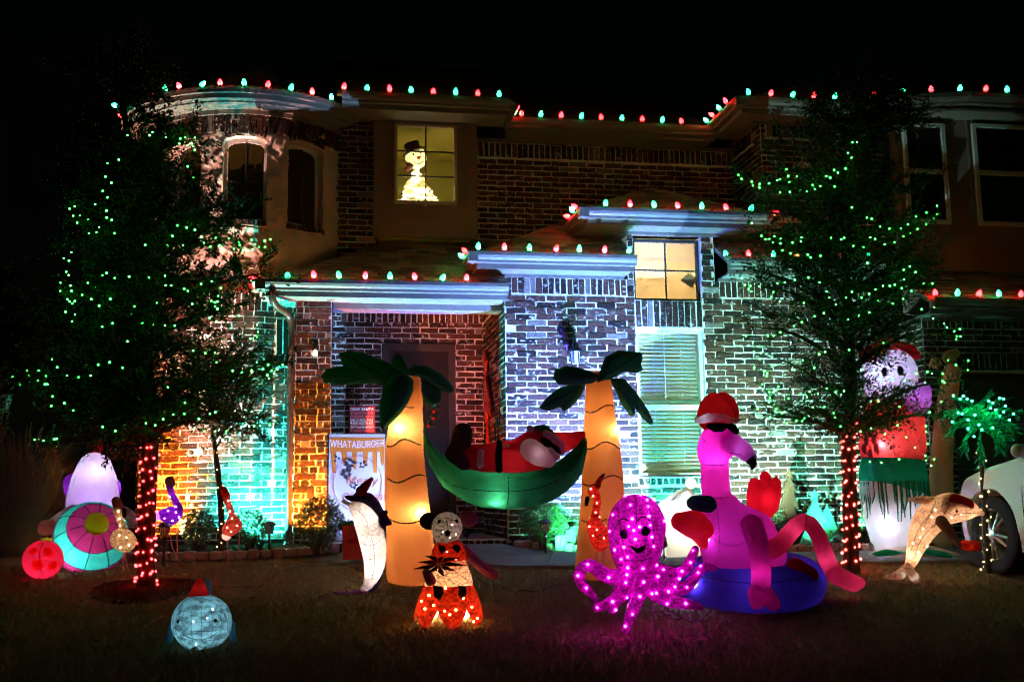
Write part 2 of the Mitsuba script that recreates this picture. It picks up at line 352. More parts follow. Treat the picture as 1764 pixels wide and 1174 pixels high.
# upper storey
wall(front(14.35), 1.9, 5.72, 3.9, 5.5, soldiers=[(1.95, 5.7, 5.22, 5.43)], label='dim brick upper wall between bump-out and right wing')
wall(front(13.35), 5.72, 7.5, 3.3, 5.6, soldiers=[(5.8, 7.45, 5.32, 5.52)], label='upper brick wall of the right wing', phase=.3)
wall(leftface(5.72), 13.35, 14.35, 3.3, 5.6, soldiers=[(13.6, 14.35, 5.32, 5.52)], flip=True, depth=.12)
wall(front(14.15), .1, .62, 3.5, 5.6)
wall(front(12.45), 7.35, 13.0, 2.06, 2.75, soldiers=[(7.35, 13.0, 2.60, 2.75), (7.7, 13.0, 2.07, 2.30)], label='brick band above the garage opening', phase=.2)
wall(front(12.45), 7.35, 7.70, -.4, 2.06); wall(leftface(7.35), 12.45, 13.0, -.4, 2.75, flip=True)
# round corner: brick base and plaster upper drum
TC = (-1.0, 14.8)
base_fn = drum(*TC, 1.38)
th = np.linspace(-2.6, .50, 60); gw = trimesh.creation.extrude_polygon(Polygon([(TC[0]+1.38*math.sin(t), TC[1]-1.38*math.cos(t)) for t in th]+[(TC[0]+1.1*math.sin(t), TC[1]-1.1*math.cos(t)) for t in th[::-1]]), 3.6, engine='earcut'); gw.apply_translation((0, 0, -.5))
bw = add(H, 'wall', gw, 'mortar_mat', 30, label='curved brick base of the round corner')
bricks(bw, base_fn, -1.9, .68, -.3, 3.1, soldiers=[(-1.9, .68, 2.86, 3.09), (.40, .56, 2.33, 2.78)])
R = 1.3
shell = m3.Manifold.cylinder(2.3, R, R, 128)-m3.Manifold.cylinder(2.4, R-.16, R-.16, 128).translate([0, 0, -.05])
WA = [-.66, -.02, .60]; WW = .265
def arch(w, z0, z1, rise=.08, n=12):
    return [(-w, z0), (w, z0)]+[(w*math.cos(t), z1-rise+rise*math.sin(t)) for t in np.linspace(0, PI, n)]
for a in WA:
    cs = m3.CrossSection([arch(WW, .92, 2.0)]); pr = cs.extrude(1.2).rotate([90, 0, 0]).translate([0, -.4, 0]).rotate([0, 0, math.degrees(a)])
    shell = shell-pr
g = shell.refine_to_length(.035).to_mesh(); tm = trimesh.Trimesh(g.vert_properties[:, :3], g.tri_verts); v = tm.vertices.copy()
rr = np.hypot(v[:, 0], v[:, 1]); out = rr > R-.004
nz = meshkit.fbm(np.column_stack([v[:, 0]*7, v[:, 1]*7, v[:, 2]*7]), 4, 3); nz2 = meshkit.noise(np.column_stack([v[:, 0]*16, v[:, 1]*16, v[:, 2]*22]), 9)
dsp = np.where(out, .085*(nz-.5)+.035*(nz2-.5), 0); v[:, :2] *= (1+dsp/np.maximum(rr, .1))[:, None]; tm.vertices = v+[TC[0], TC[1], 3.1]
dr_ = add(H, 'wall', tm, 'stucco_mat', 40, label='rough plastered upper drum of the round corner')
up_fn = drum(*TC, R+.012)
bricks(dr_, up_fn, -1.6, 1.35, 5.14, 5.37, soldiers=[(-1.6, 1.35, 5.14, 5.37)])
for a in WA:
    fnw = lambda s, z, o, a=a: (TC[0]+(R+.015+o)*math.sin(a+s/R), TC[1]-(R+.015+o)*math.cos(a+s/R), z)
    for i in range(11):                                    # brick arch and sill
        t0, t1 = PI*.04+PI*.92*i/11, PI*.04+PI*.92*(i+1)/11
        s0, s1 = -WW*1.06*math.cos(t0), -WW*1.06*math.cos(t1); zz = 3.1+1.93+.085*math.sin((t0+t1)/2)
        one(dr_, fnw, s0, s1, zz, zz+.095)
    for i in range(8): one(dr_, fnw, -WW-.02+i*(2*WW+.04)/8, -WW-.02+(i+1)*(2*WW+.04)/8, 3.94, 4.02)
    rot = trimesh.transformations.rotation_matrix(a, [0, 0, 1])
    def put(m): m.apply_transform(rot); m.apply_translation((TC[0], TC[1], 3.1)); return m
    oc = Polygon(arch(WW+.0, .92, 2.0)); ic = Polygon(arch(WW-.045, .965, 1.955))
    fr = trimesh.creation.extrude_polygon(oc.difference(ic), .05, engine='earcut'); vv = fr.vertices.copy(); fr.vertices = np.column_stack([vv[:, 0], -(R-.14)+vv[:, 2], vv[:, 1]]); fr.fix_normals()
    wk = add(H, 'window', put(fr), 'sash_mat')
    gl = trimesh.creation.extrude_polygon(ic.buffer(.005), .006, engine='earcut'); vv = gl.vertices.copy(); gl.vertices = np.column_stack([vv[:, 0], -(R-.165)+vv[:, 2], vv[:, 1]]); gl.fix_normals()
    add(wk, 'pane', put(gl), 'glass_dark')
    add(wk, 'mullion', put(cat(bx(-.008, .008, -(R-.125), -(R-.14), .965, 1.955), bx(-WW+.045, WW-.045, -(R-.125), -(R-.14), 1.43, 1.445))), 'bronze_mat')
scene['glass_dark'] = {'type': 'twosided', 'bsdf': {'type': 'principled', 'base_color': rgb(.035, .027, .006), 'roughness': .08, 'specular': .5}}
# brick entries: the 300 that show largest are parts, the rest is one mesh
def brick_mesh(items):
    v = np.vstack([q[1] for q in items]); f0 = np.array([[4, 5, 6], [4, 6, 7], [0, 1, 5], [0, 5, 4], [1, 2, 6], [1, 6, 5], [2, 3, 7], [2, 7, 6], [3, 0, 4], [3, 4, 7]])
    f = np.vstack([(f0[:, ::-1] if q[3] else f0)+8*i for i, q in enumerate(items)])
    return v, f, np.column_stack([np.repeat([q[2] for q in items], 8), np.zeros(8*len(items))])
def shown(q):
    P = q[1][4:]-EYE; d = P@FWD; u, w = P@RGT/d*FOC+882, P@DWN/d*FOC+587
    if u.min() < 0 or u.max() > 1764 or w.min() < 0 or w.max() > 1100: return 0
    x, y = u, w; a = .5*abs(np.dot(x, np.roll(y, 1))-np.dot(y, np.roll(x, 1)))
    return a*(1.0 if 480 < u.mean() < 1420 and 460 < w.mean() < 850 else .6)
def finish_bricks():
    order = sorted(range(len(BR)), key=lambda i: -shown(BR[i])); first = set(order[:300])
    for i in order[:300]:
        v, f, uv = brick_mesh([BR[i]]); add(BR[i][0], 'brick', (v, f), 'brick_mat', uv=uv)
    v, f, uv = brick_mesh([BR[i] for i in range(len(BR)) if i not in first])
    add(H, 'brickwork', (v, f), 'brick_mat', uv=uv, kind='stuff')
# ------------------------------------------------------------------ windows
def window(x0, x1, z0, z1, Y, frame=.05, mat='sash_mat', rail=None, nx=1, nz=1, label=None, glass='pane_mat', mull='bronze_mat', deep=.05):
    fr = cat(bx(x0, x0+frame, Y, Y+deep, z0, z1), bx(x1-frame, x1, Y, Y+deep, z0, z1), bx(x0+frame, x1-frame, Y, Y+deep, z1-frame, z1), bx(x0+frame, x1-frame, Y, Y+deep, z0, z0+frame))
    w = add(H, 'window', fr, mat, label=label)
    if rail is not None: add(w, 'rail', bx(x0+frame, x1-frame, Y-.003, Y+deep-.005, rail-.03, rail+.03), mat)
    xi0, xi1, zi0, zi1 = x0+frame, x1-frame, z0+frame, z1-frame
    mm = [bx(xi0+(xi1-xi0)*i/nx-.009, xi0+(xi1-xi0)*i/nx+.009, Y+.012, Y+.028, zi0, zi1) for i in range(1, nx)]+[bx(xi0, xi1, Y+.013, Y+.027, zi0+(zi1-zi0)*i/nz-.009, zi0+(zi1-zi0)*i/nz+.009) for i in range(1, nz)]
    for m in mm: add(w, 'mullion', m, mull)
    for i in range(nx):
        for k in range(nz):
            a, b = xi0+(xi1-xi0)*i/nx, xi0+(xi1-xi0)*(i+1)/nx; c, e = zi0+(zi1-zi0)*k/nz, zi0+(zi1-zi0)*(k+1)/nz
            if glass == 'pane_mat': gm = (np.array([[a, Y+.034, c], [b, Y+.034, c], [b, Y+.034, e], [a, Y+.034, e]]), np.array([[0, 1, 2], [0, 2, 3]]))
            else: gm = bx(a, b, Y+.034, Y+.04, c, e)
            add(w, 'pane', gm, glass)
    return w
def room(x0, x1, z0, z1, y0, y1, mat):
    m = bx(x0, x1, y0, y1, z0, z1); n = m.face_normals; m.update_faces(n[:, 1] > -.5); m.invert(); return m
w1 = window(3.80, 4.68, 3.0, 3.80, 13.06, .035, 'bronze_mat', nx=2, nz=2, label='small upper window with glowing cream shade')
cloth('shade_cloth', (.88, .72, .46), 1.1)
shade = (np.array([[3.82, 13.16, 3.02], [4.66, 13.16, 3.02], [4.66, 13.16, 3.79], [3.82, 13.16, 3.79]]), np.array([[0, 1, 2], [0, 2, 3]]))
add(w1, 'shade', shade, 'shade_cloth'); add(H, 'room', room(3.72, 4.80, 2.88, 3.84, 13.2, 14.2, 0), 'room_mat'); bulb_light('shade_lamp', (4.12, 13.85, 3.5), (1.25, 1.0, .68), 12, .08, parent=H)
add(w1, 'decal', flat(13.15, [(1172, 483), (1186, 470), (1198, 478), (1198, 486), (1192, 496)], .004), 'decal_mat'); paint('decal_mat', (.35, .22, .12), .6)
w2 = window(3.80, 4.68, .80, 2.64, 13.05, .045, 'sash_mat', rail=1.66, label='tall lower window with white blinds')
add(H, 'room', room(3.7, 4.8, .75, 2.7, 13.3, 15.0, 0), 'room_mat'); paint('room_mat', (.55, .5, .32), .9, 0.)
bulb_light('room_lamp', (4.24, 14.4, .95), (.20, .16, .07), 2, parent=H)
for i in range(36):
    z = .87+i*.0485
    s = bx(-.395, .395, -.021, .021, -.0012, .0012); s.apply_transform(trimesh.transformations.rotation_matrix(.62, [1, 0, 0])); s.apply_translation((4.24, 13.17, z))
    add(w2, 'slat', s, 'blind_mat')
add(w2, 'cord', cat(bx(4.06, 4.064, 13.14, 13.144, .85, 2.6), bx(4.42, 4.424, 13.14, 13.144, .85, 2.6), bx(4.2, 4.21, 13.135, 13.145, 1.7, 2.6)), 'blind_mat')
for (a, b, c, d) in ((7.56, 8.17, 4.09, 5.47), (8.58, 9.45, 4.09, 5.50)):
    window(a, b, c, d, 12.93, .05, 'sash_mat', rail=(c+d)/2+.02, glass='glass_black', label='dark unlit upper window of the bay')
scene['glass_black'] = {'type': 'twosided', 'bsdf': {'type': 'principled', 'base_color': rgb(.006, .006, .006), 'roughness': .05, 'specular': .5}}
# bump-out with the snowman window
bo = slab(front(13.9), .60, 1.93, 3.95, 5.55, [(.87, 1.66, 4.41, 5.46)], .06)
bo = cat(bo, bx(.60, .66, 13.96, 14.4, 3.95, 5.55), bx(1.87, 1.93, 13.96, 14.4, 3.95, 5.55), bx(.58, .72, 13.885, 13.9, 3.95, 5.55), bx(1.81, 1.95, 13.885, 13.9, 3.95, 5.55), bx(.72, 1.81, 13.885, 13.9, 5.47, 5.55), bx(.72, 1.81, 13.885, 13.9, 4.2, 4.36))
add(H, 'bump_out', bo, 'siding_mat', label='reddish panelled bump-out round the snowman window')
w3 = window(.85, 1.68, 4.39, 5.48, 13.86, .04, 'frame_tan', nx=2, nz=3, label='upper window showing a lit snowman tree')
paint('frame_tan', (.34, .27, .22), .5); paint('yellow_room', (.42, .36, .09), .9, 0.)
add(H, 'room', room(.62, 1.9, 3.97, 5.54, 13.97, 15.6, 0), 'yellow_room')
# bay siding, garage door, door
add(H, 'bay_siding', cat(slab(front(13.0), 7.5, 12.0, 2.9, 5.62, [(7.58, 8.15, 4.11, 5.45), (8.6, 9.43, 4.11, 5.48)], .2), bx(7.5, 12, 12.985, 13.0, 3.98, 4.06), bx(8.19, 8.22, 12.985, 13, 4.06, 5.55), bx(8.52, 8.55, 12.985, 13, 4.06, 5.55)), 'siding_mat', label='dark panelled siding of the right bay')
add(H, 'garage_door', cat(*[bx(7.7, 13.0, 12.9, 12.94, -.3+i*.58, -.3+i*.58+.565) for i in range(4)]), 'siding_mat')
dm = [bx(.86, 1.66, 14.98, 15.03, .1, 2.6)]
for (a, b, c, d) in ((.93, 1.22, .3, 1.0), (1.3, 1.59, .3, 1.0), (.93, 1.22, 1.15, 2.4), (1.3, 1.59, 1.15, 2.4)): dm.append(bx(a, b, 14.965, 14.98, c, d))
dk = add(H, 'door', cat(*dm), 'door_mat')
add(dk, 'frame', cat(bx(.75, .86, 14.87, 15.02, .1, 2.69), bx(1.66, 1.76, 14.87, 15.02, .1, 2.69), bx(.86, 1.66, 14.87, 15.02, 2.6, 2.69)), 'bronze_mat')
add(dk, 'handle', tube([(1.60, 14.96, 1.0), (1.60, 14.92, 1.02), (1.60, 14.92, 1.18), (1.60, 14.96, 1.2)], .012), 'trim_mat')
# porch floor with a rowlock brick step
add(H, 'porch_floor', bx(-.3, 2.13, 13.12, 14.9, -.2, .095), 'concrete_mat')
stp = add(H, 'step', bx(.06, 2.13, 12.95, 13.12, -.25, .09), 'mortar_mat')
for i in range(27): one(stp, front(12.95), .06+i*.0767, .06+(i+1)*.0767, -.03, .088)
# ------------------------------------------------------------------ eaves, gutters
def gprof(w=.12, h=.12): return np.array([(0, 0), (-.075*w/.12, 0), (-.08*w/.12, .03), (-.105*w/.12, .05), (-w, .08), (-w, h), (-w+.012, h), (-w+.012, .085), (-.01, .085), (-.01, h), (0, h)])
def sweep_y(prof, a, b):
    "profile (out, z) extruded from point a to b, 'out' to the left of the direction seen from above when positive"
    a, b = np.array(a, float), np.array(b, float); d = (b-a)/np.linalg.norm(b-a); nrm = np.array([-d[1], d[0], 0.])
    m = trimesh.creation.extrude_polygon(Polygon(prof), np.linalg.norm(b-a), engine='earcut'); v = m.vertices
    m.vertices = a+v[:, 2:3]*d+v[:, 0:1]*nrm+v[:, 1:2]*np.array([0, 0, 1.]); m.fix_normals(); return m
def eave(x0, x1, Y, zb, wallY, frieze=None, left=None, right=None, soffit=True, fx=None):
    "gutter along x0..x1 whose back is at Y; left/right: how far back the return runs"
    g = [sweep_y(gprof(), (x0, Y, zb), (x1, Y, zb))]
    if left: g.append(sweep_y(gprof(), (x0, Y+left, zb), (x0, Y-.0, zb)))
    if right: g.append(sweep_y(gprof(), (x1, Y, zb), (x1, Y+right, zb)))
    if left: g.append(bx(x0-.118, x0-.002, Y-.118, Y-.002, zb+.002, zb+.118))
    k = add(H, 'gutter', cat(*g), 'trim_mat')
    fa = [bx(x0+.003, x1-.003, Y+.003, Y+.025, zb-.06, zb+.10)]
    if left: fa.append(bx(x0+.003, x0+.025, Y+.025, Y+left, zb-.06, zb+.10))
    if right: fa.append(bx(x1-.025, x1-.003, Y+.025, Y+right, zb-.06, zb+.10))
    add(H, 'fascia', cat(*fa), 'trim_mat')
    if soffit: add(H, 'soffit', bx(x0+.03, x1-.03, Y+.03, max(wallY, Y+(left or 0))+.05, zb-.05, zb-.03), 'trim_mat')
    if frieze: add(H, 'frieze', cat(bx(*(fx or (x0+.3, x1-.1)), wallY-.03, wallY-.002, frieze, zb-.05), bx(*(fx or (x0+.3, x1-.1)), wallY-.045, wallY-.03, zb-.09, zb-.05)), 'trim_mat')
eave(1.76, 3.705, 12.62, 3.34, 13.0, 3.26, left=.45, fx=(2.15, 3.66))
eave(4.90, 7.2, 12.62, 3.34, 13.0, 3.26, fx=(4.9, 7.2))
eave(3.12, 5.40, 12.62, 3.92, 13.0, 3.835, left=.8, right=.8, fx=(3.6, 4.95))
eave(-.70, 2.14, 12.72, 2.98, 13.1, None, left=.9)
add(H, 'beam', cat(bx(-.42, 2.14, 13.08, 13.5, 2.945, 3.05), bx(.07, 2.14, 13.15, 13.45, 2.86, 2.945)), 'trim_mat', label='painted beam over the porch opening')
add(H, 'porch_ceiling', bx(.0, 2.15, 13.5, 14.9, 3.2, 3.24), 'trim_mat')
eave(5.33, 7.55, 13.0, 5.58, 13.35, 5.53, left=1.05, fx=(5.6, 7.5))
eave(2.35, 5.33, 14.0, 5.52, 14.35, 5.44, fx=(1.95, 5.7))
eave(.16, 2.33, 13.45, 5.56, 13.9, 5.5, right=.55, fx=(.6, 1.93))
eave(7.25, 13, 12.06, 2.78, 12.45, 2.74, fx=(7.35, 13))
bayp = [(7.05, 13.0, 5.58), (7.55, 12.75, 5.60), (8.3, 12.62, 5.62), (13, 12.62, 5.62)]
for a, b in zip(bayp, bayp[1:]): add(H, 'gutter', sweep_y(gprof(.13, .14), a, b), 'trim_mat')
add(H, 'soffit', trimesh.creation.extrude_polygon(Polygon([(7.05, 13.0), (7.55, 12.77), (8.3, 12.64), (13, 12.64), (13, 13.4), (7.05, 13.4)]), .03, engine='earcut').apply_translation((0, 0, 5.56)), 'trim_mat')
# curved eave of the drum
def ring(r0, r1, z0, z1, t0, t1, n=48):
    th = np.linspace(t0, t1, n); P = lambda r, z: np.column_stack([TC[0]+r*np.sin(th), TC[1]-r*np.cos(th), np.full(n, z)])
    v = np.vstack([P(r0, z0), P(r1, z0), P(r1, z1), P(r0, z1)]); f = []
    for k in range(4):
        for i in range(n-1):
            a, b, c, d = k*n+i, k*n+i+1, ((k+1) % 4)*n+i+1, ((k+1) % 4)*n+i; f += [[a, b, c], [a, c, d]]
    m = trimesh.Trimesh(v, f, process=False); m.fix_normals(); return m
add(H, 'gutter', cat(ring(1.60, 1.70, 5.44, 5.50, -1.5, .95), ring(1.60, 1.735, 5.50, 5.565, -1.5, .95)), 'trim_mat', 30)
add(H, 'frieze', cat(ring(1.27, 1.345, 5.365, 5.43, -1.5, 1.3), ring(1.27, 1.60, 5.42, 5.44, -1.5, .95)), 'trim_mat', 30)
add(H, 'wall', bx(-2.2, -2.0, 15.2, 21, -.3, 5.5), 'siding_mat')
add(H, 'gutter', sweep_y(gprof(), (-2.55, 20.5, 5.45), (-2.55, 14.6, 5.45)), 'trim_mat')
# ------------------------------------------------------------------ roofs
SH = []
def roof(pts, tabs=True, name='roof', label=None):
    "pts: eave start, eave end, then the rest, counter-clockwise seen from above"
    p = np.array(pts, float); e = p[1]-p[0]; e /= np.linalg.norm(e); n = np.cross(e, p[2]-p[0]); n /= np.linalg.norm(n); s = np.cross(n, e)
    if n[2] < 0: n = -n; s = -s
    q = np.column_stack([(p-p[0])@e, (p-p[0])@s]); pg = Polygon(q)
    m = trimesh.creation.extrude_polygon(pg, .03, engine='earcut'); v = m.vertices.copy(); m.vertices = p[0]+v[:, :1]*e+v[:, 1:2]*s+(v[:, 2:3]-.045)*n; m.fix_normals()
    rk = add(H, name, m, 'shingle_mat', label=label, uv=np.full((len(m.vertices), 2), .3))
    if not tabs: return
    x0, y0, x1, y1 = pg.bounds; row = 0; y = y0
    while y < y1:
        x = x0-rb.uniform(0, .3)
        while x < x1:
            w = rb.choice([.16, .24, .3, .2]); c = sbox(x, y+rb.uniform(-.006, .006), x+w-.006, y+.165).intersection(pg); x += w
            if c.is_empty or c.geom_type != 'Polygon' or c.area < .004: continue
            r = np.array(c.exterior.coords)[:-1]; k = len(r); h = .010+rb.uniform(0, .005)
            lift = np.where(r[:, 1] < y+.05, h, .002)
            top = p[0]+r[:, :1]*e+r[:, 1:2]*s+lift[:, None]*n; bot = p[0]+r[:, :1]*e+r[:, 1:2]*s-.016*n
            f = [[0, i, i+1] for i in range(1, k-1)]+[x_ for i in range(k) for x_ in ([i, k+i, k+(i+1) % k], [i, k+(i+1) % k, (i+1) % k])]
            SH.append((rk, np.vstack([top, bot]), np.array(f), rb.random(), c.area/np.linalg.norm(top.mean(0)-EYE)**2))
        y += .125; row += 1
SL = .57
def up(x, Y, Y0, z0): return (x, Y, z0+(Y-Y0)*SL)
roof([(-.72, 12.68, 3.09), (2.14, 12.68, 3.09), up(2.14, 13.0, 12.68, 3.09), up(2.4, 14.35, 12.68, 3.09), up(.95, 14.35, 12.68, 3.09)], label='shingled hip roof over the porch')
roof([(-.72, 14.35, 3.09), (-.72, 12.68, 3.09), (.95, 14.35, 3.09+1.67*SL)])
roof([(1.73, 12.58, 3.45), (3.71, 12.58, 3.45), up(3.71, 14.35, 12.58, 3.45), up(3.5, 14.35, 12.58, 3.45)], label='shingled roof slope left of the small dormer')
roof([(1.73, 14.35, 3.45), (1.73, 12.58, 3.45), (3.5, 14.35, 3.45+1.77*SL)])
roof([(4.88, 12.58, 3.45), (7.3, 12.58, 3.45), up(7.3, 13.35, 12.58, 3.45), up(4.88, 13.35, 12.58, 3.45)], label='shingled roof slope right of the small dormer')
roof([(3.08, 12.58, 4.03), (5.44, 12.58, 4.03), (4.26, 13.76, 4.03+1.18*SL)], label='front slope of the small dormer hip roof')
roof([(3.08, 14.35, 4.03), (3.08, 12.58, 4.03), (4.26, 13.76, 4.03+1.18*SL), (4.26, 14.35, 4.03+1.18*SL)])
roof([(5.44, 12.58, 4.03), (5.44, 13.35, 4.03), (4.7, 13.35, 4.4), (4.26, 13.76, 4.03+1.18*SL)])
roof([(7.2, 12.02, 2.9), (13.2, 12.02, 2.9), (13.2, 13.0, 3.46), (7.2, 13.0, 3.46)])
for q in ([(2.3, 13.96, 5.64), (5.4, 13.96, 5.64), (5.4, 17, 7.2), (2.3, 17, 7.2)], [(5.3, 12.96, 5.7), (7.6, 12.96, 5.7), (7.6, 15.26, 7.0)], [(5.3, 17, 5.7), (5.3, 12.96, 5.7), (7.6, 15.26, 7.0), (7.6, 17, 7.0)], [(.1, 13.41, 5.68), (2.4, 13.41, 5.68), (2.4, 17, 7.6), (.1, 17, 7.6)], [(7.0, 12.75, 5.76), (13, 12.75, 5.76), (13, 15.2, 7.05), (9.4, 15.2, 7.05)]): roof(q, False)
cn = trimesh.creation.cone(1.72, .95, sections=64); cn.apply_translation((TC[0], TC[1], 5.56)); add(H, 'roof', cn, 'shingle_mat', 30, label='dark conical roof of the round corner')
def finish_shingles():
    SH.sort(key=lambda q: -q[4]*(1.0 if q[1][:, 0].mean() < 5.5 else .3))
    for q in SH[:300]: add(q[0], 'shingle', (q[1], q[2]), 'shingle_mat', uv=np.full((len(q[1]), 2), q[3]))
    v, f, uv, o = [], [], [], 0
    for q in SH[300:]: v.append(q[1]); f.append(q[2]+o); uv.append(np.full((len(q[1]), 2), q[3])); o += len(q[1])
    if v: add(H, 'shingles', (np.vstack(v), np.vstack(f)), 'shingle_mat', uv=np.vstack(uv), kind='stuff')
finish_bricks(); finish_shingles()
# downspouts
def spout(pts, w=.035):
    return tube(pts, w, 4)
add(H, 'downspout', cat(tube(curve([(-.62, 12.66, 2.98), (-.62, 12.68, 2.88), (-.56, 12.8, 2.80), (-.44, 13.02, 2.73), (-.41, 13.06, 2.62), (-.41, 13.06, 2.3)], 22), .042, 10), tube([(-.41, 13.06, 2.3), (-.41, 13.06, .15), (-.42, 12.95, .06)], .042, 10)), 'brown_mat', 40, label='dark brown downspout beside the porch pillar')
paint('brown_mat', (.05, .026, .018), .35)
add(H, 'downspout', bx(6.95, 7.03, 12.93, 12.99, -.1, 3.3), 'brown_mat')
# ------------------------------------------------------------------ strings of roof bulbs
RED, GRN = (36, .20, .30), (.14, 17, 4.2)
paint('socket_mat', (.01, .05, .025), .4)
_bp = [(.0005, .088), (.010, .082), (.020, .066), (.029, .045), (.031, .030), (.024, .010), (.014, 0), (.0005, 0)][::-1]
BULB = mikit.ply(lathe(_bp, sides=10), 'pane_white', True); SOCK = mikit.ply(lathe([(.0005, -.03), (.014, -.03), (.016, .004), (.0005, .004)], sides=8), 'socket_mat')
scene['pane_white'] = {'type': 'diffuse', 'reflectance': rgb(.6, .6, .6)}
rl = np.random.default_rng(3)
def pose(p, tilt):
    t = T().translate([float(c) for c in p])
    for ax, a in tilt: t = t @ T().rotate(ax, float(a))
    return t
def roof_string(label, items, first='R', lean=None):
    s = thing('roof_light_string', label, 'string lights', 'red and green bulb strings along the eaves')
    pts = []
    for i, p in enumerate(items):
        c = RED if (i % 2 == 0) == (first == 'R') else GRN
        ln = lean[i] if lean else (0, 0)
        tp = pose(p, [([0, 1, 0], ln[0]+rl.normal(0, 13)), ([1, 0, 0], ln[1]+rl.normal(0, 13))]); k = .8+.5*rl.random()
        add(s, 'bulb', BULB, None, place=tp, light=emit([x*k for x in c], .7)); add(s, 'socket', SOCK, None, place=tp); pts.append(np.array(p)-[0, 0, .025])
    add(s, 'wire', cat(*[tube([a, (a+b)/2-[0, 0, rl.uniform(.004, .022)], b], .006, 4) for a, b in zip(pts, pts[1:])]), 'wire_mat')
def line(Y, z, us, v=400): return [(*at(u, v, Y)[:2], z) for u in us]
def line_fix(Y, z, us):                       # same height z, distance Y, at the columns us
    out = []
    for u in us:
        v = 400
        for _ in range(12): v += ((at(u, v, Y)[2]-z)/px(Y))
        out.append(at(u, v, Y))
    return out
def onring(us, r, z):
    out = []
    for u in us:
        best = min(np.linspace(-1.45, 1.0, 500), key=lambda t: abs((lambda p: p@RGT/(p@FWD)*FOC+882-u)(np.array([TC[0]+r*math.sin(t), TC[1]-r*math.cos(t), z])-EYE)))
        out.append((TC[0]+r*math.sin(best), TC[1]-r*math.cos(best), z))
    return out
roof_string('red and green bulbs along the curved eave of the round corner', onring([262, 285, 310, 345, 379, 421, 460, 500, 538, 571], 1.735, 5.58))
roof_string('bulbs along the receding left eave seen through the big dark tree', [(-2.67, y, 5.59) for y in np.r_[14.0:18.7:.43]], 'G', [(-60, 0)]*11)
roof_string('bulbs on the short eave above the snowman window', line_fix(13.34, 5.70, [592, 632, 672, 709, 746, 785, 823, 860])+[(2.44, 13.75, 5.70), (2.44, 13.95, 5.70)], lean=[(0, 0)]*8+[(55, 0)]*2)
roof_string('nine bulbs along the recessed middle upper eave', line_fix(13.89, 5.66, [900, 931, 966, 1001, 1036, 1071, 1106, 1140, 1175]))
roof_string('bulbs climbing the slanting eave corner of the right wing', [(5.215, y, 5.72) for y in (13.95, 13.72, 13.47, 13.22)]+line_fix(12.89, 5.72, [1290, 1327, 1364, 1402, 1437]), 'G', [(-45, 0)]*4+[(12, 0)]*5)
roof_string('bulbs along the eave above the dark bay windows', [(x, y, 5.78) for x, y in zip((7.12, 7.46, 7.82, 8.17, 8.52, 8.84, 9.16, 9.5), (12.87, 12.70, 12.62, 12.54, 12.5, 12.5, 12.5, 12.5))], 'R', [(12, 0)]*8)
roof_string('bulbs round the small dormer eave over the cream window', [(3.005, y, 4.06) for y in (13.05, 12.85, 12.65)]+line_fix(12.51, 4.06, [1043, 1086, 1128, 1169, 1209, 1252, 1292])+[(5.515, 12.6, 4.06)], 'R', [(-55, 0)]*3+[(0, 0)]*7+[(70, 0)])
roof_string('bulbs along the low eave left of the cream window', [(1.645, 12.95, 3.48), (1.645, 12.72, 3.48)]+line_fix(12.51, 3.48, [824, 869, 912, 956, 998, 1041, 1082]), 'G', [(-50, 0)]*2+[(0, 0)]*7)
roof_string('bulbs along the low eave behind the right tree', line_fix(12.51, 3.48, [1251, 1290, 1332, 1374, 1413, 1452, 1494]), 'G')
roof_string('bulbs along the porch eave and round its left end', [(-.815, y, 3.12) for y in (13.5, 13.25, 13.0, 12.78)]+line_fix(12.61, 3.12, [496, 541, 585, 629, 672, 715, 760, 803]), 'G', [(-75, 0)]*4+[(0, 0)]*8)
roof_string('bulbs along the garage eave at the right edge', line_fix(11.95, 2.92, [1612, 1649, 1685, 1722, 1759]))
# ------------------------------------------------------------------ floodlights in the beds
FM = 10.5
FHOUSE = cat(lathe([(.0005, -.09), (.03, -.09), (.045, -.02), (.052, .0), (.048, .0), (.04, -.015), (.0005, -.02)], sides=14)); FH = mikit.ply(FHOUSE, 'black_mat', 40)
def flood(label, pos, aim, rgb_, cut=55, beam=None, sw=26):
    f = thing('flood_lamp', label, 'floodlight'); d = np.array(aim, float)-pos; d /= np.linalg.norm(d)
    x = np.cross([0, 0, 1.], d); x /= np.linalg.norm(x)+1e-9; y = np.cross(d, x)
    M = np.eye(4); M[:3, 0], M[:3, 1], M[:3, 2], M[:3, 3] = x, y, d, np.array(pos)-d*.002
    add(f, 'housing', FH, None, place=T(M)); gzv = float(gz(pos[0], pos[1])) if pos[1] < 13.0 else .09
    add(f, 'stake', tube([np.array(pos)-d*.05, (pos[0]-d[0]*.05, pos[1]-d[1]*.05, gzv-.05)], .009), 'black_mat')
    scene[f+'_beam'] = {'type': 'spot', 'to_world': T().look_at([float(c) for c in pos], [float(c) for c in aim], [0, 0, 1.0] if abs(d[2]) < .95 else [0, 1.0, 0]), 'cutoff_angle': float(cut), 'beam_width': float(beam or cut*.45),
                        'intensity': {'type': 'rgb', 'value': [float(c)*LS*FM for c in rgb_]}, 'sampling_weight': sw}
flood('small teal floodlight below the round brick corner', (-.72, 12.97, .12), (-.68, 13.45, 1.25), (.5, 12, 10.5), 66, 40)
flood('small orange floodlight at the far left of the brick corner', (-1.95, 12.95, .12), (-1.95, 13.75, .9), (8.0, 2.0, .16), 42)
flood('amber floodlight hidden behind the bush at the porch pillar', (-.14, 12.74, .10), (-.14, 13.1, .85), (6.5, 1.75, .16), 46)
flood('blue floodlight on the bed right of the round bush', (3.12, 12.12, .10), (2.72, 13.0, 2.3), (1.7, 1.5, 20.0), 44, 26)
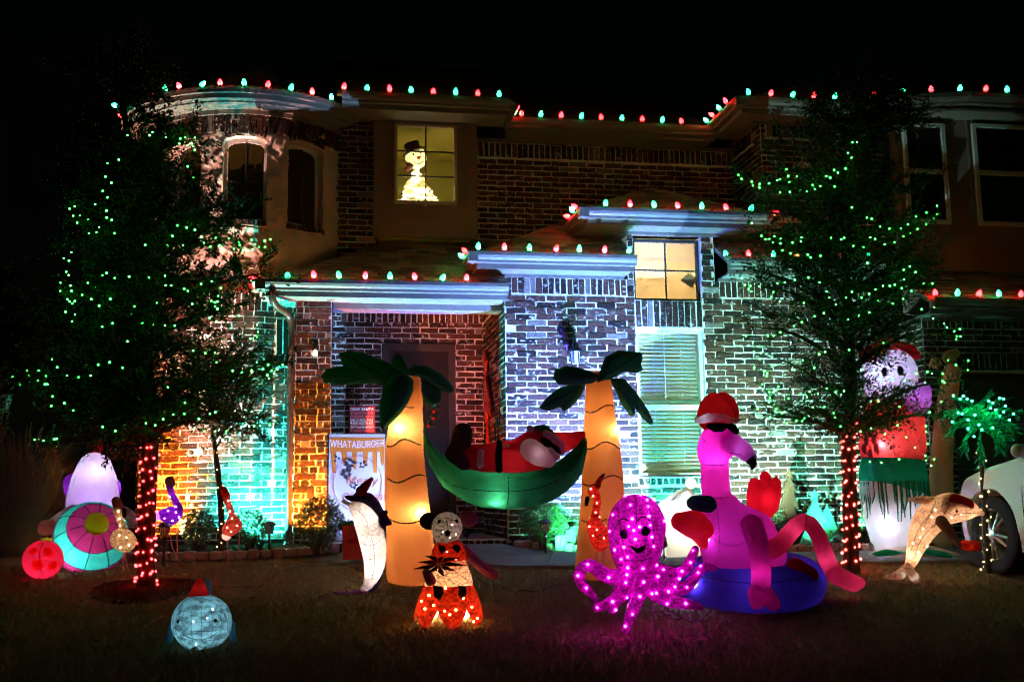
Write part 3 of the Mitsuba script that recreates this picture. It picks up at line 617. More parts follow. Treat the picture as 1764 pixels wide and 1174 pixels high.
flood('white floodlight behind the right inflatable palm', (3.60, 11.55, .10), (3.22, 13.0, 1.9), (4.8, 11.2, 20.5), 44, 24)
flood('teal floodlight under the tall window', (4.25, 12.50, .14), (4.25, 13.05, 1.2), (.10, 3.0, 2.6), 58)
flood('cool white floodlight beside the wooden trees', (4.78, 11.6, .10), (5.35, 13.0, 1.55), (3.6, 8.6, 7.6), 38, 22)
flood('green floodlight behind the cut-out trees', (6.5, 12.45, .14), (6.4, 13.0, 1.0), (.3, 2.6, 1.7), 56)
flood('red floodlight on the porch floor', (1.72, 13.42, .20), (2.15, 13.95, 1.7), (2.4, .30, .06), 40)
flood('warm floodlight aimed at the round upper corner', (-1.62, 12.55, .12), (-1.12, 13.55, 4.2), (17, 8.6, 7.0), 32, 16)
flood('blue-white floodlight in front of the banner', (1.02, 11.45, -.02), (.70, 12.55, .75), (.75, .9, 1.7), 34, 24)
flood('green floodlight in front of the round bush', (2.72, 11.65, .0), (2.74, 12.35, .30), (.2, 3.6, 1.5), 30)
flood('small green floodlight aimed at the starred cut-out tree', (5.82, 11.72, .02), (5.62, 12.25, .45), (.10, .75, .45), 40)
# ------------------------------------------------------------------ trees
scene['leaf_mat'] = {'type': 'twosided', 'bsdf': {'type': 'principled', 'base_color': proc(lambda p, n, uv: mix((.018, .032, .010), (.055, .085, .028), noise(p.x*9, p.y*9, p.z*9))), 'roughness': .5, 'specular': .25}}
scene['bush_mat'] = {'type': 'twosided', 'bsdf': {'type': 'principled', 'base_color': proc(lambda p, n, uv: mix((.03, .05, .015), (.09, .13, .04), noise(p.x*25, p.y*25, p.z*25))), 'roughness': .4, 'specular': .5}}
scene['bark_mat'] = {'type': 'diffuse', 'reflectance': proc(lambda p, n, uv: mix((.03, .022, .016), (.10, .075, .055), fbm(p.x*40, p.y*40, p.z*12)))}
def leaves(pos, dirs, L, W, rng):
    "diamond leaves, bent along the middle"
    n = len(pos); d = dirs/np.linalg.norm(dirs, axis=1, keepdims=True); r = rng.normal(size=(n, 3)); s = np.cross(d, r); s /= np.linalg.norm(s, axis=1, keepdims=True)+1e-9; up_ = np.cross(s, d)
    L = L*rng.uniform(.6, 1.2, (n, 1)); W = W*rng.uniform(.7, 1.2, (n, 1))
    a = pos; b = pos+d*L*.45+s*W/2+up_*W*.2; c = pos+d*L; e = pos+d*L*.45-s*W/2+up_*W*.2
    v = np.stack([a, b, c, e], 1).reshape(-1, 3); i = np.arange(n)[:, None]*4
    return v, np.vstack([i+[0, 1, 2], i+[0, 2, 3]])
def string_bulbs(name, label, pts, rgb_, r=.011, sw=.15, group=None, jit=.35, wire=True, seed=1):
    s = thing(name, label, 'string lights', group); rg = np.random.default_rng(seed)
    b = mikit.ply(ball((0, 0, 0), 1, 1), 'pane_white', True)
    for p in pts:
        k = rg.uniform(1-jit, 1+jit); q = r*rg.uniform(.8, 1.25)
        add(s, 'bulb', b, None, place=T().translate([float(c) for c in p]) @ T().scale(float(q)), light=emit([c*k for c in rgb_], sw))
    if wire:                                                     # join each bulb to its nearest earlier one
        P = np.array(pts); seg = []
        for i in range(1, len(P)):
            dd = np.linalg.norm(P[:i]-P[i], axis=1); j = int(np.argmin(dd))
            if dd[j] < .7: seg.append(tube([P[i], (P[i]+P[j])/2+[0, 0, -.02], P[j]], .0025, 3, False))
        if seg: add(s, 'wire', cat(*seg), 'wire_mat')
    return s
def crown_tree(name, label, base, Y0, trunk, tr, env, nl, nleaf, seed, gap, twl=.38, LL=.055, LW=.021, depth=.75):
    rng = np.random.default_rng(seed); t = thing(name, label, 'tree')
    tp = np.array([at(u, v, Y0+dy) for u, v, dy in trunk]); tp[0] = [base[0], base[1], base[2]-.1]; c = curve(tp, 26); rad = np.interp(np.linspace(0, 1, 26), np.linspace(0, 1, len(tr)), tr)
    rad = rad*(1+.06*np.sin(np.arange(26)*2.3)); rad[0] *= 1.35
    add(t, 'trunk', tube(c, rad, 12), 'bark_mat', 50)
    V = np.array([e[0] for e in env]); UL = np.array([e[1] for e in env]); UR = np.array([e[2] for e in env]); tz = c[:, 2]
    segs, tips, dirs, lp = [], [], [], []
    for i in range(nl):
        v = rng.uniform(V[0], V[-1]); a, b = np.interp(v, V, UL), np.interp(v, V, UR); mid, hw = (a+b)/2, (b-a)/2
        u = mid+hw*np.clip(rng.normal(0, .62), -1, 1); dmax = hw*px(Y0)*math.sqrt(max(0.05, 1-((u-mid)/hw)**2)); tip = at(u, v, Y0+depth*dmax*rng.uniform(-1, 1))
        hd_ = np.hypot(tip[0]-c[:, 0], tip[1]-c[:, 1]); want = tip[2]-.35*np.interp(tip[2], tz, hd_)-.15
        k = int(np.clip(np.searchsorted(tz, want), 7, 24)); st = c[k]; L = np.linalg.norm(tip-st)
        if L < .15: continue
        m1 = st+(tip-st)*.4+[0, 0, .10*L]+rng.normal(0, .05*L, 3); lc = curve([st, m1, tip], 10)
        segs.append(tube(lc, np.linspace(min(rad[k]*.55, .012+.016*L), .004, 10), 6, False))
        for q in range(int(6+9*L)):
            f = rng.uniform(.3, 1.0); p = lc[min(9, int(f*9))]+rng.normal(0, .01, 3); d = rng.normal(0, 1, 3)+(tip-st)/L*.9; d /= np.linalg.norm(d)
            tl = twl*rng.uniform(.4, 1.1); e = p+d*tl+[0, 0, .04]; segs.append(tube([p, (p+e)/2+rng.normal(0, .015, 3), e], [.004, .003, .0015], 4, False)); lp.append((p, e))
    add(t, 'limbs', cat(*segs), 'bark_mat', label=None)
    lp = np.array(lp); per = max(1, nleaf//len(lp)); i = np.repeat(np.arange(len(lp)), per); f = rng.uniform(.15, 1.05, len(i))[:, None]
    pos = lp[i, 0]*(1-f)+lp[i, 1]*f+rng.normal(0, .022, (len(i), 3)); dirs = (lp[i, 1]-lp[i, 0])+rng.normal(0, .22, (len(i), 3))
    if len(gap):
        from scipy.spatial import cKDTree
        keep = cKDTree(np.array(gap)).query(pos+dirs*.05)[0] > .065; pos, dirs = pos[keep], dirs[keep]
    v, f = leaves(pos, dirs, LL, LW, rng); add(t, 'crown', (v, f), 'leaf_mat')
    return t, c, rad
def unpack(txt, ox, oy, s=2.936): return [(ox+a/s, oy+b/s) for a, b in np.array([float(x) for x in txt.replace(' ', ',').split(',')]).reshape(-1, 2)]
GL = unpack('645,390 771,376 757,391 838,402 912,408 937,402 906,432 949,441 969,432 976,446 986,402 985,465 950,548 601,514 544,532 534,600 563,631 519,672 543,705 481,739 378,750 352,762 370,798 405,795 444,816 390,833 538,772 540,806 565,819 501,855 488,880 451,886 580,886 897,847 944,857 986,868 872,900 773,924 735,945 846,949 926,945 1017,906 1032,934 1064,953 1091,909 1111,947 1157,911 1120,955 1207,930 1212,945 1183,965 1228,970 1243,972 1290,941 1278,967 1311,955 1273,919 1339,924 1340,955 1367,917 978,602 323,1012 349,1024 360,982 335,1080 348,1098 306,1136 357,1150 444,1136 478,1157 518,1098 539,1087 580,1112 653,1104 753,1109 834,1101 838,1149 866,1150 931,1166 1017,1142 1071,1128', 0, 100) + unpack('305,150 361,150 340,192 352,203 365,213 378,201 416,170 461,191 558,190 501,224 680,228 668,265 379,268 332,255 364,303 517,330 569,313 719,313 774,318 834,323 884,325 950,150 972,215 1069,200 1086,207 1100,203 1087,228 1100,240 1104,175 1117,135 1060,285 1095,302 645,404 793,210 977,451 1038,463 1086,462 1096,510 264,495 290,535 497,522 555,510 620,538 339,577 397,585 459,577 196,552 139,551 79,552 62,582 13,578 147,577 149,607 193,600 232,580 98,621 228,621 240,621 266,682 325,716 259,732 370,753 1177,552 1223,561 1272,550 1299,510 1290,375 1299,382 1266,390 1304,356 1300,320 1208,274 1356,522 1374,552 1404,546 1430,523 1352,575 1360,592 1330,543 935,714 876,774 932,770 825,797 1006,795 849,636 738,818 785,828 628,830 583,856 519,836 1034,859 1087,860 1145,858 176,901 220,905 275,898 288,896 1089,762 1062,770 1315,830 1285,832 1365,827', 0, 450)
GR = unpack('600,427 622,425 577,480 596,504 566,559 508,566 527,580 468,597 488,605 267,563 275,597 320,598 282,627 219,618 235,614 179,634 131,637 130,655 91,625 97,645 40,611 24,591 235,678 284,678 334,668 369,675 399,642 410,663 438,648 510,650 598,755 673,807 698,812 740,852 787,862 845,861 881,840 922,801 974,781 1028,748 1030,790 1012,811 973,841 929,864 891,885 858,902 813,930 763,941 715,915 690,906 656,956 605,950 559,909 543,917 492,909 343,906 341,927 297,933 237,913 236,937 205,901 180,915 161,917 140,899 197,932 92,835 246,972 287,988 322,996 374,993 389,1008 439,1000 676,1036 891,1053 860,1070 919,1082 862,1119 960,1138 1005,1140 309,1121 378,1110 258,1134 221,1139 434,1134 41,1113', 1264, 100) + unpack('57,119 84,124 75,140 89,152 129,127 201,155 236,203 354,210 190,178 470,152 482,184 516,218 569,184 598,154 646,184 685,165 717,142 755,124 789,124 815,118 850,136 898,150 857,189 805,213 730,196 686,258 634,275 578,292 456,262 409,277 345,308 304,327 235,358 201,376 173,376 951,242 1014,232 1008,289 1063,315 1079,334 1115,353 1144,343 1128,378 1147,380 1125,393 62,380 124,430 137,463 102,455 131,493 104,537 154,555 169,566 167,579 190,522 210,523 318,510 349,500 306,547 407,538 432,470 462,457 584,447 644,547 757,412 980,558 1003,566 1057,568 1085,499 1124,524 1187,502 1184,549 968,613 1056,605 1066,613 866,602 925,567 800,597 741,600 557,655 515,661 470,642 427,669 384,658 338,667 370,686 277,693 145,622 180,661 200,661 225,632 212,652 183,690 179,710 215,745 244,766 210,757 122,745 122,787 184,787 219,832 268,818 316,806 358,792 346,807 401,737 457,736 505,766 512,787 540,834 694,706 731,706 837,733 695,843 641,859 765,873 829,828 873,888 916,940 972,832 973,860 1050,710 991,762 980,921 969,982 974,1005 1014,1000 998,1032 836,1000 747,1017 688,1012', 1264, 450)
def shell_pts(uv, env, Y0, seed, lo=.35, hi=1.0):
    rg = np.random.default_rng(seed); V = [e[0] for e in env]; out = []
    for u, v in uv:
        a, b = np.interp(v, V, [e[1] for e in env]), np.interp(v, V, [e[2] for e in env]); mid, hw = (a+b)/2, (b-a)/2
        out.append(at(u, v, Y0-max(.06, .8*hw*px(Y0)*math.sqrt(max(.02, 1-((u-mid)/hw)**2))*rg.uniform(lo, hi))))
    return out
def wrap(c, rad, z0, z1, n, turns, seed, dense=1.0):
    rg = np.random.default_rng(seed); out = []
    for i in range(n):
        f = (i/n)**dense; z = z0+(z1-z0)*f+rg.normal(0, .012); k = np.interp(z, c[:, 2], np.arange(len(c))); p = np.array([np.interp(k, np.arange(len(c)), c[:, j]) for j in range(3)]); r = np.interp(k, np.arange(len(c)), rad)+.012
        th = f*turns*2*PI+rg.normal(0, .25); out.append(p+[r*math.cos(th), r*math.sin(th), 0])
    return out
ENVL = [(90, 150, 250), (140, 125, 300), (220, 125, 335), (300, 115, 385), (380, 85, 465), (450, 85, 470), (540, 80, 480), (620, -10, 490), (690, 55, 488), (765, 120, 440)]
bL = gnd(254, 1016); YL = bL[1]
PL = shell_pts(GL, ENVL, YL, 7)
treeL, cL, rL = crown_tree('live_oak', 'large dense dark tree at the left with its trunk wrapped in red lights', bL, YL, [(254, 1016, 0), (253, 900, 0), (258, 780, 0), (250, 600, .05), (240, 400, .0), (215, 200, .0), (195, 80, 0)], [.08, .078, .074, .066, .052, .032, .015], ENVL, 120, 68000, 21, PL)
string_bulbs('tree_light_string', 'green mini lights strung through the large dark left tree', PL, (.5, 15.0, 1.0), .0088, .04, 'green lights in the trees', seed=2)
string_bulbs('trunk_light_string', 'red mini lights wrapped round the left tree trunk', wrap(cL, rL, bL[2]+.06, at(256, 765, YL)[2], 105, 12, 4, 1.25), (20, .38, .42), .0118, .06, 'red lights round tree trunks', seed=3)
ENVR = [(140, 1450, 1580), (200, 1370, 1610), (280, 1275, 1600), (340, 1285, 1620), (420, 1285, 1625), (500, 1270, 1610), (570, 1285, 1655), (640, 1285, 1668), (700, 1300, 1650), (740, 1330, 1620)]
bR = gnd(1466, 986); YR = bR[1]
PR = shell_pts(GR, ENVR, YR, 8)
treeR, cR, rR = crown_tree('young_oak', 'slender open-crowned tree at the right before the brick wall', bR, YR, [(1466, 986, 0), (1464, 860, 0), (1462, 730, 0), (1462, 560, .03), (1455, 420, 0), (1470, 280, 0), (1500, 150, 0)], [.08, .075, .07, .055, .04, .025, .01], ENVR, 150, 47000, 23, PR, .34, .05, .019)
string_bulbs('tree_light_string', 'green mini lights strung through the slender right tree', PR, (.5, 15.0, 1.0), .0088, .04, 'green lights in the trees', seed=4)
string_bulbs('trunk_light_string', 'pinkish red mini lights wrapped round the right tree trunk', wrap(cR, rR, bR[2]+.05, at(1463, 730, YR)[2], 105, 13, 6), (18, .75, .6), .0118, .06, 'red lights round tree trunks', seed=5)
# small leaning tree at the brick corner
bS = gnd(380, 962); YS = bS[1]
ENVS = [(560, 320, 440), (640, 310, 470), (710, 320, 470), (745, 340, 430)]
treeS, cS, rS = crown_tree('small_leaning_tree', 'thin leaning dark trunk with warm lights before the teal brick', bS, YS, [(380, 962, 0), (381, 880, 0), (374, 800, 0), (362, 720, 0), (360, 620, 0)], [.034, .032, .03, .022, .01], ENVS, 26, 6500, 31, [])
string_bulbs('trunk_light_string', 'tiny warm white lights wound round the thin leaning trunk', wrap(cS, rS, bS[2]+.02, at(366, 770, YS)[2], 24, 6, 9), (3.6, 2.3, .8), .008, .06, seed=6)
# trees outside the light at the left edge
def clump_tree(name, label, Y0, env, nl, nleaf, seed):
    b = at((env[-1][1]+env[-1][2])/2, env[-1][0]+60, Y0); b[2] = gz(b[0], b[1])
    return crown_tree(name, label, b, Y0, [((env[-1][1]+env[-1][2])/2, 900, 0), ((env[-1][1]+env[-1][2])/2, env[-1][0], 0), ((env[0][1]+env[0][2])/2, env[0][0]+20, 0)], [.06, .05, .015], env, nl, nleaf, seed, [])
clump_tree('shrub_tree', 'dim feathery shrub at the far left edge', 9.6, [(470, -40, 8), (540, -60, 30), (610, -60, 45), (680, -60, 40)], 26, 6000, 41)
# bushes
def bush(label, u, v, w, h, Y, n, seed, group=None, L=.035, W=.016):
    rng = np.random.default_rng(seed); t = thing('bush', label, 'bush', group); c = at(u, v, Y); s = px(Y); c0 = np.array([c[0], c[1], float(gz(c[0], c[1]))+.03]); st = []
    d = rng.normal(size=(n, 3)); d /= np.linalg.norm(d, axis=1, keepdims=True); r = rng.uniform(.25, 1, (n, 1))**.45
    lump = .75+.5*meshkit.fbm(d*2.3+seed, 3)[:, None]; p = c+d*r*lump*np.array([w*s/2, w*s/2*.9, h*s/2]); ok = p[:, 2] > c0[2]; p, d = p[ok], d[ok]
    for k in range(14):
        e = p[rng.integers(len(p))]; st.append(tube([c0+rng.normal(0, .03, 3)*[1, 1, 0], (c0+e)/2+rng.normal(0, .03, 3), e], [.008, .006, .002], 4, False))
    add(t, 'stems', cat(*st), 'bark_mat'); v_, f_ = leaves(p, d+rng.normal(0, .7, p.shape), L, W, rng); add(t, 'foliage', (v_, f_), 'bush_mat')
bush('dark clipped bush in front of the amber porch pillar', 550, 897, 78, 84, 12.35, 3600, 51)
bush('low bush below the orange brick, beside the purple flamingo', 340, 905, 56, 54, 12.6, 1500, 52)
bush('low bush below the teal brick, left of the downspout', 432, 908, 60, 56, 12.75, 1700, 53)
bush('bright green bush under the hammock by the walkway', 936, 895, 88, 72, 12.35, 3600, 54)
bush('small green bush at the foot of the right tree', 1432, 935, 70, 64, 12.35, 1700, 55)
bush('small green shrub behind the right tree trunk', 1497, 920, 50, 70, 12.5, 1500, 56)
bush('small leafy plant behind the flamingo leg', 1335, 905, 40, 60, 12.5, 900, 57)
# pampas grass
pg_ = thing('pampas_grass', 'tall arching clump of pampas grass at the left edge', 'ornamental grass'); rg = np.random.default_rng(61)
cpx = gnd(6, 960)+np.array([0, .55, 0]); cpx[2] = gz(cpx[0], cpx[1]); ss, V_, F_, o = [], [], [], 0
for i in range(1500):
    a = rg.uniform(0, 2*PI); r0 = .3*math.sqrt(rg.random()); out = rg.uniform(.15, .75); h = rg.uniform(1.0, 1.75)
    p0 = np.array([cpx[0]-.05+r0*math.cos(a), cpx[1]+r0*math.sin(a), cpx[2]-.03]); t = np.linspace(0, 1, 7)[:, None]; dv_ = np.array([math.cos(a), math.sin(a), 0])
    c = p0+dv_*out*t**1.8+np.array([0, 0, h])*(t-.45*out*t**3*1.3); w = .006*(1-t**2)+.0008; s_ = np.array([-math.sin(a), math.cos(a), 0])
    v = np.vstack([c-s_*w, c+s_*w]); V_.append(v); F_ += [[o+j, o+j+1, o+j+8] for j in range(6)]+[[o+j, o+j+8, o+j+7] for j in range(6)]; o += 14
scene['straw_mat'] = {'type': 'twosided', 'bsdf': {'type': 'diffuse', 'reflectance': mottled((.26, .20, .10), .4, 4)}}
add(pg_, 'blades', (np.vstack(V_), np.array(F_)), 'straw_mat', kind='stuff')
tp_ = at(4, 755, cpx[1]); pd = at(12, 668, cpx[1]); q = np.linspace(0, 1, 500)[:, None]; ax_ = tp_+(pd-tp_)*q; dd = rg.normal(0, 1, (500, 3))+(pd-tp_)/np.linalg.norm(pd-tp_)*2.2
v, f = leaves(ax_+rg.normal(0, .012, (500, 3)), dd, .10, .006, rg); scene['plume_mat'] = {'type': 'twosided', 'bsdf': {'type': 'diffuse', 'reflectance': rgb(.45, .36, .26)}}
add(pg_, 'plume', (v, f), 'plume_mat'); add(pg_, 'stalk', tube([cpx, (cpx+tp_)/2, tp_, pd], [.006, .005, .004, .001], 5), 'straw_mat')
# ------------------------------------------------------------------ the inflatable palms with a hammock
cloth('orange_cloth', (.82, .42, .17), 1.0); cloth('hammock_cloth', (.032, .25, .125), .9); cloth('frond_cloth', (.035, .23, .125), .6)
cloth('red_cloth', (.55, .02, .03), .9); cloth('white_cloth', (.82, .80, .82), .9); cloth('pale_pink_cloth', (.88, .68, .70), .9); cloth('black_cloth', (.015, .013, .014), .3); cloth('brown_cloth', (.07, .04, .035), .3)
bH = gnd(708, 1004); YH = bH[1]
h = thing('hammock_inflatable', 'lit inflatable of two orange palms holding a green hammock with a bearded man in red', 'inflatable decoration')
def trunk(chain, seams):
    m = blob([cchain(YH, chain, 9)], .03, 12, 24); v = m.vertices.copy(); v[:, 2] = np.maximum(v[:, 2], gz(v[:, 0], v[:, 1])+.02); m.vertices = v; crumple(m, .006, 7)
    k = add(h, 'palm_trunk', m, 'orange_cloth', True)
    for sm in seams: seam(k, m, sm, YH, .0065, 'brown_mat', 14)
    return m
tA = trunk([(709, 985, 41), (704, 900, 38), (697, 800, 33), (699, 735, 29), (709, 690, 18), (714, 648, 10)], [[(692, 694), (702, 701), (713, 701)], [(667, 768), (680, 766), (692, 757), (707, 759), (725, 766)], [(668, 823), (690, 830), (712, 820), (728, 818), (735, 823)], [(668, 892), (690, 900), (715, 899), (735, 888)]])
tB = trunk([(1035, 975, 43), (1038, 900, 40), (1038, 820, 35), (1035, 740, 29), (1031, 660, 22)], [[(1010, 708), (1022, 710), (1040, 700), (1056, 699)], [(1010, 772), (1025, 770), (1040, 761), (1055, 764), (1068, 774)], [(1004, 832), (1015, 836), (1040, 824), (1072, 826)], [(1002, 895), (1020, 900), (1045, 893)]])
for (u, v, dy, c) in ((691, 738, -.10, (.30, .24, .13)), (722, 884, -.15, (.34, .26, .13)), (1056, 742, -.08, (.26, .19, .09)), (1030, 880, .12, (.12, .06, .025)), (705, 960, .10, (.10, .06, .03)), (1038, 690, 0, (.04, .02, .008))):
    bulb_light(f'palm_lamp_{u}', at(u, v, YH+dy), c, 5)
def frond(out, dy, bulge=.085, tilt=0):
    m = pillow(YH+dy, out, bulge, .13, .022)
    if tilt: m.vertices = m.vertices+np.array([0, 1, 0])*((m.vertices[:, 0:1]-m.vertices[:, 0].mean())*tilt)
    k = add(h, 'frond', m, 'frond_cloth', True); a = np.array(out, float); i = np.argmax(((a-a.mean(0))**2).sum(1)); j = np.argmax(((a-a[i])**2).sum(1))
    add(k, 'seam', tube([on_front(m, *(a[i]+(a[j]-a[i])*f), YH+dy)[0] for f in np.linspace(.06, .94, 12)], .004, 4), 'black_mat')
frond([(583, 606), (600, 602), (625, 606), (652, 617), (680, 632), (696, 645), (690, 662), (664, 668), (640, 658), (618, 648), (592, 628)], .12, .10, -.35)
frond([(554, 645), (562, 633), (590, 630), (625, 634), (650, 641), (676, 656), (655, 660), (625, 662), (580, 662), (558, 656)], .22, .09, -.3)
frond([(672, 640), (676, 616), (684, 608), (693, 612), (703, 632), (706, 648), (690, 652)], .25, .07)
frond([(698, 640), (714, 629), (738, 631), (760, 642), (780, 660), (784, 670), (776, 677), (752, 667), (732, 655), (708, 652)], .05, .09, .3)
frond([(655, 735), (653, 700), (660, 668), (676, 648), (694, 641), (712, 652), (712, 672), (702, 695), (690, 712), (672, 730), (660, 742)], -.17, .09)
frond([(716, 660), (728, 654), (748, 662), (761, 672), (760, 690), (752, 701), (742, 700), (728, 690), (719, 676)], .10, .06, .2)
frond([(954, 650), (958, 636), (975, 629), (997, 633), (1016, 640), (1034, 650), (1018, 661), (985, 664), (964, 661)], -.05, .09, -.3)
frond([(929, 702), (944, 683), (962, 668), (985, 662), (1007, 664), (998, 684), (984, 700), (971, 710), (966, 700), (948, 707)], .12, .06, -.3)
frond([(1025, 660), (1032, 635), (1040, 616), (1065, 603), (1108, 605), (1111, 616), (1107, 626), (1112, 636), (1100, 641), (1075, 640), (1050, 654)], -.05, .09, .3)
frond([(1046, 652), (1075, 652), (1098, 676), (1118, 705), (1129, 728), (1122, 731), (1106, 718), (1094, 702), (1094, 715), (1086, 717), (1072, 700), (1060, 676)], .0, .07, .2)
for k_, (u0, v0, u1, v1) in enumerate(((668, 900, 615, 985), (742, 905, 800, 990), (1000, 880, 930, 985), (1074, 880, 1130, 985))):
    g_ = gnd(u1, v1); add(h, 'tether', tube([at(u0, v0, YH), g_], .003, 4), 'trim_mat'); add(h, 'stake', tube([g_-[0, 0, .05], g_+[0, 0, .06]], .007, 5), 'bronze_mat')
ho = [(729, 744), (745, 768), (766, 786), (795, 803), (830, 810), (880, 812), (930, 808), (965, 793), (990, 770), (1008, 747), (1008, 780), (1000, 818), (978, 845), (950, 862), (915, 872), (868, 877), (830, 873), (795, 860), (765, 838), (742, 806), (732, 775)]
hm = crumple(pillow(YH, ho, .30, .085, .025), .007, 6, 2); hk = add(h, 'hammock', hm, 'hammock_cloth', True)
seam(hk, hm, [(740, 778), (790, 838), (840, 845), (880, 846), (940, 836), (1000, 790)], YH, .004, 'black_mat', 18); seam(hk, hm, [(876, 813), (876, 845), (875, 862), (872, 875)], YH, .004, 'black_mat', 8)
bulb_light('hammock_lamp', at(855, 858, YH-.20), (.15, .20, .15), 5); bulb_light('hammock_lamp_2', at(775, 825, YH-.02), (.06, .05, .02), 3); bulb_light('hammock_lamp_3', at(830, 830, YH+.05), (.035, .05, .03), 3)
YS_ = YH-.02
sk = add(h, 'figure', blob([pchain(YS_, [(800, 793, 24), (840, 792, 27), (890, 788, 31), (925, 780, 30)]), pchain(YS_-.03, [(895, 768, 15), (925, 750, 15), (945, 748, 10)])], .02, 8), 'red_cloth', True, label='bearded man in a red suit lying in the hammock')
add(sk, 'hat', blob([pchain(YS_, [(955, 764, 20), (978, 760, 16), (1004, 748, 6)])], .02, 5), 'red_cloth', True)
add(sk, 'beard', blob([pchain(YS_-.17, [(914, 774, 19), (928, 783, 19), (944, 790, 15)]), pchain(YS_-.19, [(948, 778, 10), (958, 786, 8)])], .015, 5), 'pale_pink_cloth', True)
add(sk, 'hat_band', blob([pchain(YS_-.14, [(941, 746, 6), (955, 755, 8), (966, 768, 8), (967, 778, 6)])], .012, 4), 'pale_pink_cloth', True)
add(sk, 'sunglasses', blob([pchain(YS_-.20, [(934, 757, 4), (942, 762, 7), (951, 768, 5), (957, 774, 7), (962, 778, 5)])], .01, 3), 'black_cloth', True)
add(sk, 'glove', blob([pchain(YS_-.04, [(926, 743, 11), (938, 741, 10)])], .015, 5), 'frond_cloth', True)
add(sk, 'cuff', blob([pchain(YS_-.06, [(913, 738, 6), (924, 758, 7)])], .012, 4), 'pale_pink_cloth', True)
add(sk, 'coat_edge', blob([pchain(YS_-.10, [(868, 770, 6), (895, 775, 7), (912, 780, 6)])], .012, 4), 'pale_pink_cloth', True); add(sk, 'coat_edge', blob([pchain(YS_-.17, [(828, 778, 5.5), (827, 800, 6)])], .012, 4), 'pale_pink_cloth', True)
add(sk, 'belt', blob([pchain(YS_-.175, [(860, 762, 5), (859, 785, 6), (860, 808, 6)])], .012, 4), 'black_cloth', True)
bulb_light('figure_lamp', at(880, 788, YS_), (.07, .045, .045), 3, parent=h); bulb_light('figure_lamp', at(965, 763, YS_), (.028, .02, .02), 2, .03, parent=h); bulb_light('figure_lamp', at(926, 781, YS_-.225), (.007, .006, .0062), 2, .014, parent=h); bulb_light('figure_lamp', at(928, 750, YS_-.03), (.010, .007, .007), 2, .02, parent=h)
add(sk, 'boot', blob([pchain(YS_, [(797, 745, 17), (793, 768, 18), (790, 790, 18)])], .02, 5), 'brown_cloth', True)
add(sk, 'boot', blob([pchain(YS_-.14, [(790, 765, 13), (783, 782, 16), (795, 800, 14)])], .02, 5), 'brown_cloth', True)
# ------------------------------------------------------------------ flamingo in a swim ring
cloth('flamingo_cloth', (.74, .06, .46), 1.0); cloth('lilac_cloth', (.75, .30, .75), .9); cloth('blue_cloth', (.10, .06, .42), .9); cloth('tail_cloth', (.8, .035, .07), 1.0); cloth('leg_cloth', (.84, .13, .34), 1.0)
bF = gnd(1300, 1046); YF = bF[1]+.42
f = thing('flamingo_inflatable', 'big lit pink flamingo inflatable in a red hat sitting in a blue swim ring', 'inflatable decoration')
c = at(1290, 1003, YF); ring_ = trimesh.creation.torus(.50, .205, 48, 24); vv = ring_.vertices.copy(); vv[:, 2] *= 1.05; ring_.vertices = vv; ring_.apply_transform(trimesh.transformations.rotation_matrix(-.06, [0, 1, 0])); ring_.apply_transform(trimesh.transformations.rotation_matrix(.10, [1, 0, 0])); ring_.apply_translation(c); crumple(ring_, .006, 8, 4)
rk = add(f, 'swim_ring', ring_, 'blue_cloth', True, label='blue swim ring under the flamingo'); seam(rk, ring_, [(1170, 985), (1250, 1000), (1330, 1003), (1415, 985)], YF, .003, 'black_mat', 16)
add(rk, 'stripe', blob([pchain(YF-.5, [(1370, 975, 16), (1395, 990, 15)])], .02, 3), 'tail_cloth', True)
bdm = blob([pchain(YF, [(1238, 762, 33), (1230, 775, 30), (1230, 792, 24)]), pchain(YF, [(1232, 795, 23.5), (1232, 830, 24), (1234, 855, 25)]), pchain(YF, [(1234, 860, 26), (1246, 895, 44), (1260, 935, 55), (1266, 965, 54)]), pchain(YF, [(1258, 935, 50), (1300, 935, 44), (1318, 955, 36)]), pchain(YF, [(1260, 905, 44), (1300, 915, 36)])], .025, 10, 24)
crumple(bdm, .006, 9, 5); bk = add(f, 'body', bdm, 'flamingo_cloth', True); seam(bk, bdm, [(1210, 799), (1230, 801), (1256, 798)], YF, .0035, 'black_mat', 8); seam(bk, bdm, [(1216, 905), (1232, 930), (1262, 940), (1290, 925)], YF, .003, 'plum_mat', 12); paint('plum_mat', (.10, .01, .06), .6); seam(bk, bdm, [(1233, 862), (1238, 900), (1240, 950)], YF, .002, 'plum_mat', 12); seam(bk, bdm, [(1212, 854), (1232, 857), (1256, 856)], YF, .0025, 'black_mat', 8); seam(bk, bdm, [(1202, 748), (1212, 757), (1216, 762)], YF, .003, 'black_mat', 5)
for (u, v, dy, cc) in ((1232, 790, -.06, (.08, .03, .10)), (1225, 765, -.0, (.055, .014, .06)), (1234, 840, 0, (.04, .010, .034)), (1216, 925, -.10, (.16, .08, .26)), (1300, 935, 0, (.06, .014, .045)), (1192, 1003, -.30, (.10, .08, .3)), (1390, 1000, -.30, (.03, .02, .07)), (1290, 1012, -.5, (.02, .016, .06))): bulb_light(f'flamingo_lamp_{u}', at(u, v, YF+dy), cc, 4)
bkm = blob([pchain(YF-.10, [(1248, 765, 15), (1262, 764, 19), (1280, 774, 16), (1293, 788, 11)])], .015, 8); b2 = add(f, 'beak', bkm, 'lilac_cloth', True)
seam(b2, bkm, [(1240, 754), (1237, 762), (1246, 775), (1262, 780), (1278, 784)], YF-.2, .0035, 'black_mat', 12); add(b2, 'tip', blob([pchain(YF-.11, [(1292, 788, 10), (1297, 797, 7), (1296, 806, 3)])], .012, 4), 'black_cloth', True)
